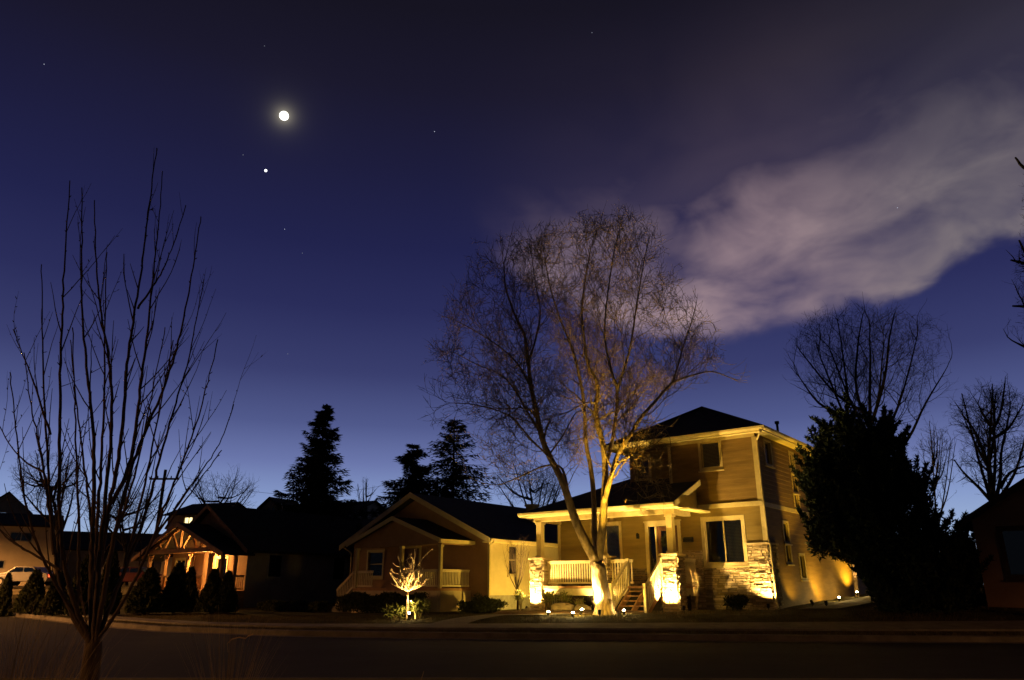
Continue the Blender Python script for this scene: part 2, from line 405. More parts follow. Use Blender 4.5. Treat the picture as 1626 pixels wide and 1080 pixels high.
# door
d = MB(front(0)); d.box(-4.86, -4.72, -.02, .04, 1.33, 3.7); d.box(-3.45, -3.31, -.02, .04, 1.33, 3.7); d.box(-4.72, -3.45, -.02, .04, 3.55, 3.7); d.box(-4.9, -3.27, -.02, .07, 3.7, 3.76); d.box(-4.44, -4.38, -.1, .0, 1.33, 3.55)
H.part(d, 'door_frame', 'trim')
d = MB(front(0)); 
d.box(-4.36, -4.2, -.09, -.04, 1.34, 3.54); d.box(-3.62, -3.46, -.09, -.04, 1.34, 3.54); d.box(-4.2, -3.62, -.09, -.04, 3.36, 3.54); d.box(-4.2, -3.62, -.09, -.04, 1.34, 1.9); d.box(-3.93, -3.89, -.085, -.045, 1.9, 3.36)
dd = H.part(d, 'door', 'door')
q = MB(front(0)); q.box(-4.2, -3.62, -.075, -.065, 1.9, 3.36); q.build('pane', 'glass', dd)
q = MB(front(0)); q.tube([(-4.28, -.02, 2.3), (-4.28, .03, 2.3), (-4.2, .03, 2.3)], .015); q.build('handle', 'grey', dd)
q = MB(front(0)); q.box(-4.71, -4.45, -.075, -.065, 1.36, 3.54); H.part(q, 'sidelight', 'glass')
q = MB(front(0))
for k in range(90):
    a = k * .0698 * 1.0; rr = .2 + random.uniform(-.04, .05); c = (-3.91 + rr * math.cos(a), .0 + random.uniform(0, .06), 2.98 + rr * math.sin(a))
    for z in range(2):
        vv = [(c[0] + random.uniform(-.06, .06), c[1] + random.uniform(-.02, .03), c[2] + random.uniform(-.06, .06)) for _ in range(3)]; q.add(vv, [(0, 1, 2)])
wr = H.part(q, 'wreath', 'arbor')
# stone wainscot
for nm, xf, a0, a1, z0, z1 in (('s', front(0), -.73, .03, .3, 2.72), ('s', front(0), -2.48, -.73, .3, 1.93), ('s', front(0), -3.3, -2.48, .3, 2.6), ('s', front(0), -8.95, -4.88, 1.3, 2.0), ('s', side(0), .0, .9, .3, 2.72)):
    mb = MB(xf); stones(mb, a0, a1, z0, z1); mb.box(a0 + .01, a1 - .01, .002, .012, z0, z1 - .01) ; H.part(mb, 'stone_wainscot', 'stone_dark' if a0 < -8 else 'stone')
cap = MB(); cap.box(-.76, .1, -.11, 0, 2.72, 2.78); cap.box(0, .1, 0, .95, 2.72, 2.78); H.part(cap, 'stone_sill', 'stone')
# main hip roof
r = MB(); e0, e1, f0, f1, ze, k, pt = -6.2, .5, -.62, 14.5, 6.86, 4.0, .5
zr = ze + k * pt; kl = 2.7
for poly in ([(e0, f0, ze), (e1, f0, ze), (e1 - k, f0 + k, zr)], [(e1, f0, ze), (e1, f1, ze), (e1 - k, f1 - k, zr), (e1 - k, f0 + k, zr)],
             [(e1, f1, ze), (e0, f1, ze), (e0 + kl, f1 - k, zr)], [(e0, f1, ze), (e0, f0, ze), (e0 + kl, f0 + k, zr), (e0 + kl, f1 - k, zr)]):
    r.slab(poly, .07)
ro = H.part(r, 'roof', 'shingle')
rc = MB(); rc.tube([(e1, f0, ze + .02), (e1 - k, f0 + k, zr + .03)], .05); rc.tube([(e0, f0, ze + .02), (e0 + kl, f0 + k, zr + .03)], .05); rc.tube([(e1 - k, f0 + k, zr + .03), (e1 - k, f1 - k, zr + .03)], .05)
rc.build('ridge_cap', 'shingle', ro)
v = MB(); v.tube([(-1.2, 6.2, 7.2), (-1.2, 6.2, 8.35)], .055, 10); v.tube([(-1.2, 6.2, 8.3), (-1.2, 6.2, 8.42)], .1, 10); v.build('vent_pipe', 'metal', ro)
so = MB(); so.box(e0 + .05, e1 - .05, f0 + .05, -.1, 6.74, 6.78); so.box(0, e1 - .05, -.1, f1 - .05, 6.74, 6.78); so.box(e0 + .05, -3.55, -.1, .6, 6.74, 6.78); so.box(e0 + .05, -5.75, .6, f1 - .05, 6.74, 6.78)
H.part(so, 'soffit', 'eave')
def gutter(pts):
    g_ = MB()
    for a, b, (nx, ny) in pts:
        a, b = Vector(a), Vector(b); n_ = Vector((nx, ny, 0))
        prof = [(0, -.06), (.06, -.06), (.1, .0), (.11, .07), (.095, .075), (.08, .01), (0, .0)]
        vs = [p + n_ * q[0] + Vector((0, 0, q[1])) for p in (a, b) for q in prof]; m_ = len(prof)
        g_.add(vs, [tuple(range(m_)), tuple(range(2 * m_ - 1, m_ - 1, -1))] + [(i, (i + 1) % m_, (i + 1) % m_ + m_, i + m_) for i in range(m_)])
    return g_
fa = MB(); fa.box(e0, e1, f0 - .001, f0 + .03, 6.68, 6.87); fa.box(e1 - .03, e1 + .001, f0 + .03, f1, 6.68, 6.868); fa.box(e0, e0 + .03, f0 + .03, f1, 6.68, 6.868); H.part(fa, 'fascia', 'eave')
H.part(gutter([((e0, f0 - .002, 6.8), (e1 + .1, f0 - .002, 6.8), (0, -1)), ((e1 + .002, f0 - .1, 6.8), (e1 + .002, f1, 6.8), (1, 0))]), 'gutter', 'eave')
ds = MB(); ds.tube([(.42, f0 - .05, 6.76), (.42, f0 - .05, 6.66), (.1, -.2, 6.45), (.1, -.2, 4.5), (.13, -.24, 4.1), (.13, -.2, 2.95), (.22, -.28, 2.7), (.22, -.25, .75), (.35, -.5, .55)], .04, 8)
H.part(ds, 'downspout', 'trim')
# porch
p = MB(); p.box(-9.2, -2.75, -1.76, -.02, 1.22, 1.3); H.part(p, 'porch_floor', 'timber')
p = MB(); p.box(-8.6, -6.3, -1.78, -1.7, .95, 1.21); H.part(p, 'porch_skirt', 'white'); p = MB(); p.box(-5.6, -4.75, -1.78, -1.7, .95, 1.21); H.part(p, 'porch_skirt', 'white'); p = MB(); p.box(-2.78, -2.72, -1.2, -.02, .95, 1.21); H.part(p, 'porch_skirt', 'white')
p = MB()
for i in range(60):
    x = -8.6 + i * .1
    if -4.75 < x < -3.25: continue
    p.box(x, x + .03, -1.72, -1.7, .25, .95)
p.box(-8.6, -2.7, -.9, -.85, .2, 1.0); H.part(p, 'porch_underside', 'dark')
for cx in (-8.96, -5.95, -3.0):
    pr = MB(front(-1.8)); stones(pr, cx - .3, cx + .3, .25, 2.32)
    pr.xf = side(cx + .3); stones(pr, -1.8, -1.2, .25, 2.32); pr.xf = left(cx - .3); stones(pr, -1.8, -1.2, .25, 2.32)
    pr.xf = back(-1.2); stones(pr, cx - .3, cx + .3, .25, 2.32); pr.xf = None; pr.box(cx - .3, cx + .3, -1.8, -1.2, .2, 2.3)
    po = H.part(pr, 'pier', 'stone')
    cp = MB(); stones_ = [(cx - .37 + .25 * i, cx - .37 + .25 * (i + 1)) for i in range(3)]
    for a, b in stones_: cp.box(a, b - .01, -1.88, -1.12, 2.33, 2.41, .006)
    cp.build('cap', 'stone', po)
    ps = MB(); ps.box(cx - .12, cx + .12, -1.62, -1.38, 2.41, 3.86); ps.box(cx - .16, cx + .16, -1.66, -1.34, 2.41, 2.5); ps.box(cx - .16, cx + .16, -1.66, -1.34, 3.74, 3.84); H.part(ps, 'post', 'trim')
bm_ = MB(); bm_.box(-9.2, -2.75, -1.64, -1.36, 3.85, 4.02); bm_.box(-9.2, -8.92, -1.36, 0, 3.85, 4.02); bm_.box(-3.14, -2.86, -1.36, 0, 3.85, 4.02); H.part(bm_, 'porch_beam', 'trim')
pc = MB(); pc.box(-9.32, -2.42, -2.3, -.0, 4.03, 4.06); H.part(pc, 'porch_ceiling', 'eave')
pl = .447
zq = lambda y: 4.16 + (y + 2.35) * pl
pr = MB()
pr.slab([(-9.4, -2.35, 4.16), (-2.35, -2.35, 4.16), (-2.35, -.1, zq(-.1)), (-3.52, -.1, zq(-.1)), (-3.52, .6, zq(.6)), (-5.72, .6, zq(.6)), (-5.72, 1.3, zq(1.3)), (-5.75, 1.3, zq(1.3))], .1)
pr.slab([(-9.4, -2.35, 4.16), (-5.75, 1.3, zq(1.3)), (-5.75, 12.4, zq(1.3)), (-9.4, 12.4, 4.16)], .1)
H.part(pr, 'porch_roof', 'shingle')
pf = MB(); pf.box(-9.4, -2.35, -2.38, -2.35, 4.0, 4.17); pf.box(-9.43, -9.4, -2.35, 12.4, 4.0, 4.17)
pf.prism([(-2.38, 4.0), (-2.38, 4.2), (-.1, zq(-.1) + .04), (-.1, zq(-.1) - .17)], -2.35, -2.3, 'x'); pf.box(-2.42, -2.0, -1.9, -.1, 3.93, 3.99)
pf.prism([(-2.3, 4.05), (-.11, 4.05), (-.11, zq(-.1) - .14)], -2.56, -2.5, 'x')
H.part(pf, 'porch_fascia', 'eave')
H.part(gutter([((-9.4, -2.382, 4.08), (-2.35, -2.382, 4.08), (0, -1))]), 'porch_gutter', 'eave')
rail_seg(H, (-8.6, -1.5, 1.38), (-6.3, -1.5, 1.38)); rail_seg(H, (-5.6, -1.5, 1.38), (-4.65, -1.5, 1.38)); rail_seg(H, (-2.78, -1.2, 1.38), (-2.78, -.1, 1.38), gap=.07)
rail_seg(H, (-9.15, -1.15, 1.38), (-9.15, -.1, 1.38))
# stair
st = MB(); ns = 6
for i in range(ns - 1):
    z = 1.3 - (i + 1) * .165; y = -1.8 - (i + 1) * .24
    st.box(-4.6, -3.35, y, y + .22, z - .04, z)
for x in (-4.57, -3.97, -3.38): st.prism([(-1.95, 1.24), (-1.95, .95), (-3.0, .2), (-3.2, .2), (-3.2, .3)], x - .03, x + .03, 'x')
H.part(st, 'stair', 'timber')
for x in (-4.66, -3.3):
    rr_ = rail_seg(H, (x, -1.9, 1.33), (x, -3.1, .42), name='stair_railing', gap=.12)
    q = MB(); q.box(x - .05, x + .05, -3.2, -3.1, .3, 1.35); q.box(x - .07, x + .07, -3.22, -3.08, 1.35, 1.38); q.build('newel', 'white', rr_); q = MB(); q.box(x - .05, x + .05, -1.94, -1.84, 1.3, 2.28); q.build('newel', 'white', rr_)
mbx = MB(front(0)); mbx.box(-3.2, -2.82, 0, .12, 2.9, 3.02); mbx.prism([(0, 3.02), (.14, 3.02), (0, 3.1)], -3.2, -2.82, 'x'); H.part(mbx, 'mailbox', 'metal')
lf = MB(front(0)); lf.box(-5.23, -5.13, 0, .03, 3.1, 3.3); lf.lathe((-5.18, .09, 3.1), [(.05, 0), (.06, .16), (.03, .22)], 8); H.part(lf, 'porch_lamp', 'metal')
nb = MB(side(-2.0)); 
ub = MB(side(0)); ub.box(9.4, 10.6, 0, .9, 3.1, 3.16); ub.prism([(0, 3.16), (.95, 3.16), (0, 3.6)], 9.4, 10.6, 'x'); H.part(ub, 'side_canopy', 'trim')

# ---------------------------------------------------------------- bungalow in the middle
B = House('bungalow', -12.65, -.4, .3, 'small beige stucco bungalow with twin front gables and a white porch railing', 'house')
wf = -.4
bh = [(-22.0, -21.0, 1.9, 3.05), (-14.9, -14.0, 1.9, 3.0)]
dh = [(-18.2, -17.1, 1.25, 3.1), (-20.8, -19.7, 1.8, 3.0)]
w = MB(front(wf)); wall(w, -22.0, -12.65, .85, 3.3, dh)
xm, xe0, xe1, zeb, zrb = -17.3, -22.5, -12.15, 3.3, 5.74
w.add([(-22.0, 0, 3.3), (-12.65, 0, 3.3), (-12.65, 0, 3.45), (xm, 0, 5.55), (-22, 0, 3.45)], [(0, 1, 2, 3, 4)])
w.xf = left(-22.0); wall(w, wf, 13, .2, 3.4); w.xf = back(13); wall(w, -22, -12.65, .2, 3.4)
B.part(w, 'wall', 'stucco')
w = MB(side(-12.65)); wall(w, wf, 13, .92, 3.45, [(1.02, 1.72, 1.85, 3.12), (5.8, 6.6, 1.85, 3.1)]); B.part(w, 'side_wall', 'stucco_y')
w = MB(); w.box(-21.96, -12.69, wf + .04, 12.96, 0, .92); B.part(w, 'foundation', 'found')
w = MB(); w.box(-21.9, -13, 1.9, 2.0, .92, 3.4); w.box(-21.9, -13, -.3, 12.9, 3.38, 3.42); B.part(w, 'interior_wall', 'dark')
r = MB(); gable(r, xe0, xe1, wf - .55, 13.5, zeb + .05, zrb, .12); br_ = B.part(r, 'roof', 'shingle')
r = MB(); rakes(r, xe0, xe1, wf - .55, zeb + .06, zrb, .24); B.part(r, 'rake_board', 'trim')
r = MB(); r.box(xe1 - .03, xe1, wf - .5, 13.5, zeb - .12, zeb + .03); r.box(-12.65, xe1 - .03, wf - .5, 13.4, zeb - .11, zeb - .08); B.part(r, 'fascia', 'eave')
B.part(gutter([((xe1 + .001, wf - .55, zeb - .04), (xe1 + .001, 13.5, zeb - .04), (1, 0))]), 'gutter', 'trim')
v = MB(); v.box(-15.4, -14.9, 6, 6.5, 4.4, 5.6); v.box(-15.45, -14.85, 5.95, 6.55, 5.5, 5.62); v.build('chimney', 'brick', br_)
window(B, side(-12.65), 1.02, 1.72, 1.85, 3.12, m='stucco_y', rail=True, blinds=(1.02, 1.72), fw=.08)
window(B, side(-12.65), 5.8, 6.6, 1.85, 3.1, m='stucco_y', rail=True, fw=.08)
window(B, front(wf), -20.8, -19.7, 1.8, 3.0, rail=True)
ct = MB(); ct.box(-12.73, -12.61, wf - .03, wf, .92, 3.3); B.part(ct, 'corner_trim', 'trim'); ct = MB(); ct.box(-12.65, -12.62, wf - .001, wf + .1, .92, 3.3); B.part(ct, 'corner_trim', 'trim')
dsp = MB(); dsp.tube([(-12.06, wf - .4, 3.3), (-12.06, wf - .4, 3.2), (-12.58, wf - .06, 3.05), (-12.58, wf - .06, .5)], .035, 8); B.part(dsp, 'downspout', 'trim'); dsp = MB(); dsp.tube([(-22.35, wf - .5, 3.3), (-22.05, wf - .1, 3.0), (-22.05, wf - .06, .5)], .035, 8); B.part(dsp, 'downspout', 'trim')
d = MB(front(wf)); d.box(-18.32, -18.2, -.02, .04, 1.25, 3.2); d.box(-17.1, -16.98, -.02, .04, 1.25, 3.2); d.box(-18.2, -17.1, -.02, .04, 3.1, 3.2); B.part(d, 'door_frame', 'trim')
d = MB(front(wf)); d.box(-18.18, -17.12, -.1, -.04, 1.26, 3.09); d.box(-18.0, -17.3, -.04, -.03, 2.2, 2.9); d.box(-18.0, -17.3, -.04, -.03, 1.4, 2.05)
dd = B.part(d, 'door', 'door'); q = MB(front(wf)); q.tube([(-17.22, -.04, 2.1), (-17.22, .02, 2.1)], .03, 8); q.build('handle', 'grey', dd)
# porch of the bungalow
pf_ = -2.45; py0, py1 = -19.5, -13.72; zpe, zpr = 3.3, 4.42; px0, px1 = -19.75, -13.5
p = MB(); p.box(py0, py1, pf_, wf, 1.12, 1.22); B.part(p, 'porch_floor', 'timber')
p = MB(); p.box(-13.87, -13.72, pf_ + .05, wf, .1, 1.12); p.box(py0, -13.87, pf_ + .02, pf_ + .1, .1, 1.12); p.box(py0, py0 + .1, pf_ + .1, wf, .1, 1.12); B.part(p, 'porch_base', 'stucco_y')
r = MB(); gable(r, px0, px1, pf_ - .3, wf - .05, zpe, zpr, .1); B.part(r, 'porch_roof', 'shingle')
r = MB(); rakes(r, px0, px1, pf_ - .3, zpe + .01, zpr, .17); B.part(r, 'porch_rake_board', 'trim')
r = MB(front(pf_)); xm2 = (px0 + px1) / 2
r.add([(py0 - .05, 0, 3.12), (py1 + .05, 0, 3.12), (py1 + .05, 0, 3.35), (xm2, 0, zpr - .1), (py0 - .05, 0, 3.35)], [(0, 1, 2, 3, 4)]); B.part(r, 'porch_gable', 'stucco')
r = MB(); r.box(py0 - .05, py1 + .05, pf_ + .01, pf_ + .16, 3.08, 3.3); r.box(py1 - .1, py1 + .05, pf_ + .16, wf, 3.08, 3.3); r.box(py0, py1, pf_ + .16, wf - .01, 3.26, 3.29); B.part(r, 'porch_beam', 'stucco')
r = MB(); r.box(px1 - .02, px1 + .05, pf_ - .3, wf - .05, zpe - .16, zpe - .01); r.box(py1 + .05, px1 - .02, pf_ - .25, wf - .05, zpe - .17, zpe - .14); B.part(r, 'porch_fascia', 'eave')
for x in (py0 + .1, -16.3, py1 - .1):
    q = MB(); q.box(x - .07, x + .07, pf_ + .03, pf_ + .17, 1.22, 3.08); q.box(x - .1, x + .1, pf_ + .0, pf_ + .2, 2.98, 3.07); B.part(q, 'post', 'trim')
rail_seg(B, (-13.8, pf_ + .2, 1.28), (-13.8, wf - .05, 1.28), .72, gap=.1); rail_seg(B, (-16.2, pf_ + .1, 1.28), (-13.97, pf_ + .1, 1.28), .72); rail_seg(B, (-19.3, pf_ + .1, 1.28), (-18.2, pf_ + .1, 1.28), .72)
st = MB()
for i in range(5): st.box(-20.28 - .26 * i, -20.02 - .26 * i, pf_ + .3, pf_ + 1.6, .1, 1.1 - .18 * (i + .0))
st.box(-20.02, py0, pf_ + .3, pf_ + 1.6, .1, 1.2); B.part(st, 'stair', 'conc')
rail_seg(B, (-19.8, pf_ + .3, 1.25), (-21.0, pf_ + .3, .4), .75, name='stair_railing')

# ---------------------------------------------------------------- craftsman house on the left
C = House('craftsman_house', -28.8, -2.3, .4, 'dark house with timber truss porch gable glowing orange behind the conical evergreens', 'house')
cf, cx0, cx1 = -2.3, -37.0, -28.8
cm, czr, cze = (cx0 + cx1) / 2, 6.05, 3.5
ch = [(-34.4, -33.4, 1.2, 3.1), (-31.9, -30.8, 1.7, 2.9), (-36.5, -35.4, 1.7, 2.9)]
w = MB(front(cf)); wall(w, cx0, cx1, .2, 3.3, ch); w.add([(cx0, 0, 3.3), (cx1, 0, 3.3), (cm, 0, czr - .1)], [(0, 1, 2)])
w.xf = left(cx0); wall(w, cf, 14, .2, 3.3); w.xf = back(14); wall(w, cx0, cx1, .2, 3.3)
C.part(w, 'wall', 'stucco')
w = MB(side(cx1)); wall(w, cf, 14, .2, 3.3, [(-.86, .05, 1.83, 3.08), (3.8, 4.75, 1.73, 3.08)]); C.part(w, 'side_wall', 'stucco_g')
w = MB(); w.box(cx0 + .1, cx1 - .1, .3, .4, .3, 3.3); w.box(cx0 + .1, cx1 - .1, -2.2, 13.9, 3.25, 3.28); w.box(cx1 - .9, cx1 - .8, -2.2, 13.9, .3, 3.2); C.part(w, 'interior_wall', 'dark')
r = MB(); gable(r, cx0 - .6, cx1 + .6, cf - .45, 14.4, cze - .25, czr, .14); cr = C.part(r, 'roof', 'shingle')
r = MB(); rakes(r, cx0 - .6, cx1 + .6, cf - .45, cze - .24, czr, .22); C.part(r, 'rake_board', 'timber')
q = MB(); q.tube([(-34.9, 4, 6.0), (-34.9, 4, 6.75)], .08, 10); q.tube([(-34.9, 4, 6.7), (-34.9, 4, 6.85)], .14, 10); q.build('vent_pipe', 'metal', cr)
window(C, side(cx1), -.86, .05, 1.83, 3.08, m='stucco_g'); window(C, side(cx1), 3.8, 4.75, 1.73, 3.08, m='stucco_g')
window(C, front(cf), -31.9, -30.8, 1.7, 2.9, mull=1); window(C, front(cf), -36.5, -35.4, 1.7, 2.9, mull=1)
d = MB(front(cf)); d.box(-34.4, -33.4, -.1, -.03, 1.2, 3.1); d.box(-34.52, -34.4, -.02, .03, 1.2, 3.22); d.box(-33.4, -33.28, -.02, .03, 1.2, 3.22); d.box(-34.4, -33.4, -.02, .03, 3.1, 3.22); C.part(d, 'door', 'door')
pf2 = -4.0; a0, a1 = -37.9, -28.6; zz0, zz1 = 2.95, 4.9; am = -33.3
a0, a1 = am - 4.9, am + 5.2
r = MB(); r.slab([(a0, pf2 - .25, zz0), (am, pf2 - .25, zz1), (am, cf, zz1), (a0, cf, zz0)], .12); r.slab([(am, pf2 - .25, zz1), (a1, pf2 - .25, zz0 + .1), (a1, cf, zz0 + .1), (am, cf, zz1)], .12); C.part(r, 'porch_roof', 'shingle')
tr = MB(); y = pf2 - .252
tr.prism([(a0, zz0 + .02), (am, zz1 + .02), (am, zz1 - .24), (a0, zz0 - .2)], y - .06, y); tr.prism([(am, zz1 + .02), (a1, zz0 + .12), (a1, zz0 - .1), (am, zz1 - .24)], y - .06, y)
C.part(tr, 'rake_board', 'timber')
tr = MB(); y = pf2 + .08
tr.bar((am - 3.4, y, 3.3), (am + 3.3, y, 3.3), .16, .24)
tr.bar((am, y, 3.3), (am, y, zz1 - .2), .14, .14)
for s_, k1 in ((-1, 1), (1, 1)):
    tr.bar((am + s_ * .15, y, 3.3), (am + s_ * 1.0, y, 4.3), .1, .13); tr.bar((am + s_ * 1.9, y, 3.3), (am + s_ * 1.15, y, 4.3), .1, .13)
    tr.bar((am + s_ * 2.0, y, 3.3), (am + s_ * 2.5, y, 3.8), .1, .13); tr.bar((am + s_ * 4.3, y, 3.0), (am, y, zz1 - .2), .12, .14)
C.part(tr, 'porch_truss', 'timber')
for x in (-36.6, -34.7, -32.2, -29.85):
    q = MB(); q.box(x - .09, x + .09, pf2, pf2 + .18, 1.1, 3.08); q.bar((x, pf2 + .09, 2.7), (x + .35, pf2 + .09, 3.1), .08, .1); C.part(q, 'post', 'timber')
for yy in (pf2 + .1, pf2 + .9):
    q = MB(); q.box(am + 4.4, am + 4.55, yy, yy + .18, 1.1, 3.0); C.part(q, 'post', 'timber')
q = MB(); q.box(am - 3.1, am + 4.6, pf2, cf, .95, 1.1); q.box(am - 3.1, am + 4.6, pf2 + .02, pf2 + .1, .1, .95); q.box(am + 4.5, am + 4.58, pf2, cf, .1, .95); C.part(q, 'porch_floor', 'timber')
rail_seg(C, (am - 2.8, pf2 + .1, 1.15), (am - .95, pf2 + .1, 1.15), .75, m='timber'); rail_seg(C, (am + .95, pf2 + .1, 1.15), (am + 2.7, pf2 + .1, 1.15), .75, m='timber'); rail_seg(C, (am + 4.5, pf2 + .2, 1.15), (am + 4.5, cf - .1, 1.15), .75, m='timber')
q = MB(); q.lathe((am + 1.6, cf - .5, 2.95), [(.05, 0), (.1, .03), (.1, .12), (.03, .18)], 10); pl_ = C.part(q, 'porch_lamp', 'lamp_small')

# ---------------------------------------------------------------- house at the right edge
Rh = House('gabled_house', 6.2, 1, .5, 'dim brown house with dark square window at the right edge of the photo', 'house')
x0 = 6.2; x1 = 15.5
x0, x1, rf = 6.35, 14.6, 1.0; rm = (x0 + x1) / 2
w = MB(front(rf)); wall(w, x0, x1, .2, 3.3, [(7.08, 8.6, 1.58, 2.95)]); w.add([(x0, 0, 3.3), (x1, 0, 3.3), (rm, 0, 5.75)], [(0, 1, 2)])
w.xf = left(x0); wall(w, rf, 12, .2, 3.3); w.xf = side(x1); wall(w, rf, 12, .2, 3.3); w.xf = back(12); wall(w, x0, x1, .2, 3.3); Rh.part(w, 'wall', 'stucco')
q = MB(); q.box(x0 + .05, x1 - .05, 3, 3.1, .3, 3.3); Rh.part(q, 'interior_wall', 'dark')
r = MB(); gable(r, x0 - .35, x1 + .35, rf - .4, 12.4, 3.2, 5.92, .13); Rh.part(r, 'roof', 'shingle')
r = MB(); rakes(r, x0 - .35, x1 + .35, rf - .4, 3.21, 5.92, .2); Rh.part(r, 'rake_board', 'wood')
window(Rh, front(rf), 7.08, 8.6, 1.58, 2.95, m='wood', mull=1)

# ---------------------------------------------------------------- far houses
def far_house(name, c, rz, w, d, h, hr, m, label, wins=(), roofm='shingle', axis='x'):
    e = empty(name, c, rz, label, 'house'); q = MB(front(0)); wall(q, -w / 2, w / 2, -1, h, [x[:4] for x in wins], .1)
    q.xf = side(w / 2); wall(q, 0, d, -1, h); q.xf = left(-w / 2); wall(q, 0, d, -1, h); q.xf = back(d); wall(q, -w / 2, w / 2, -1, h)
    if axis == 'y':
        q.xf = front(0); q.add([(-w / 2, 0, h), (w / 2, 0, h), (0, 0, hr)], [(0, 1, 2)])
    else:
        for sx in (side(w / 2), left(-w / 2)): q.xf = sx; q.add([(0, 0, h), (d, 0, h), (d / 2, 0, hr)], [(0, 1, 2)])
    q.build('wall', m, e)
    r = MB()
    if axis == 'y': gable(r, -w / 2 - .3, w / 2 + .3, -.4, d + .4, h - .1, hr + .1)
    else:
        r.slab([(-w / 2 - .3, -.4, h - .05), (w / 2 + .3, -.4, h - .05), (w / 2 + .3, d / 2, hr + .1), (-w / 2 - .3, d / 2, hr + .1)], .12); r.slab([(-w / 2 - .3, d / 2, hr + .1), (w / 2 + .3, d / 2, hr + .1), (w / 2 + .3, d + .4, h - .05), (-w / 2 - .3, d + .4, h - .05)], .12)
    r.build('roof', roofm, e)
    for x in wins:
        a, b, c_, dd_ = x[:4]; lit = len(x) > 4
        f = MB(front(0))
        f.box(a - .08, a, -.02, .03, c_ - .08, dd_ + .08); f.box(b, b + .08, -.02, .03, c_ - .08, dd_ + .08); f.box(a, b, -.02, .03, dd_, dd_ + .08); f.box(a, b, -.02, .03, c_ - .08, c_); f.box((a + b) / 2 - .03, (a + b) / 2 + .03, -.08, -.03, c_, dd_)
        fo = f.build('window', 'trim' if m != 'wall_far' else 'grey', e); g_ = MB(front(0)); g_.box(a, b, -.095, -.085, c_, dd_); g_.build('pane', 'litwin' if lit else 'glass', fo)
    q = MB(); q.box(-w / 2 + .1, w / 2 - .1, d * .4, d * .4 + .1, -1, h); q.build('interior_wall', 'dark', e)
    return e
pw = at(36, 925, 70)
zt = lambda u, v, Y, z0: at(u, v, Y).z - z0
pw = at(80, 925, 70); ca, sa = math.cos(R(34)), math.sin(R(34))
far_house('pale_house', (pw.x - 5.5 * ca, 70 - 5.5 * sa, 1.3), R(34), 11, 8, zt(80, 836, 70, 1.3), zt(80, 836, 70, 1.3) + 1.2, 'wall_far', 'tall pale plaster house with small dark windows at the far left', [(5.5 - 3.7, 5.5 - 2.1, zt(50, 859, 69, 1.3), zt(50, 847, 69, 1.3)), (5.5 - 4.9, 5.5 - 3.8, zt(20, 902, 68, 1.3), zt(20, 891, 68, 1.3))])
p2 = at(8, 815, 84); far_house('gabled_house_behind', (p2.x, 84, 2), R(30), 4.6, 7, zt(8, 812, 84, 2), zt(8, 782, 84, 2), 'stucco_g', 'dark gabled roof rising behind the pale plaster house', [(-.9, .1, zt(8, 829, 84, 2), zt(8, 814, 84, 2))], axis='y')
pd = at(150, 900, 74); far_house('low_dark_house', (pd.x, 74, 1.2), R(28), 13, 9, zt(150, 872, 74, 1.2), zt(150, 842, 74, 1.2), 'stucco_g', 'low dark roofed house between the pale house and the truss porch', [(-1, .4, 1.5, 2.6)])
p3 = at(300, 823, 66)
far_house('attic_house', (p3.x, 66, 1.2), R(-20), 4.6, 6, 6.2, 7.3, 'stucco_g', 'dark house behind the truss porch with one brightly lit attic window', [(-.55, .45, 6.0 - .35, 6.0 + .0)][:0] + [(-.45, .4, 5.1, 5.85, 1)], axis='x')
p4 = at(470, 800, 75)
far_house('long_house', (p4.x, 75, 1), R(-25), 13, 8, 6.9, 8.5, 'stucco_g', 'dark long roofed house behind the craftsman roof beside the tall spruce', [(-2, -.8, 5.2, 6.4)])
p5 = at(431, 800, 72); far_house('dormer_house', (p5.x, 72, 1), R(-25), 2.2, 3, 7.6, 8.4, 'stucco_g', 'little dark gabled dormer on the roofline left of the long dark house', [(-.5, .5, 7.0, 7.5)], axis='y')

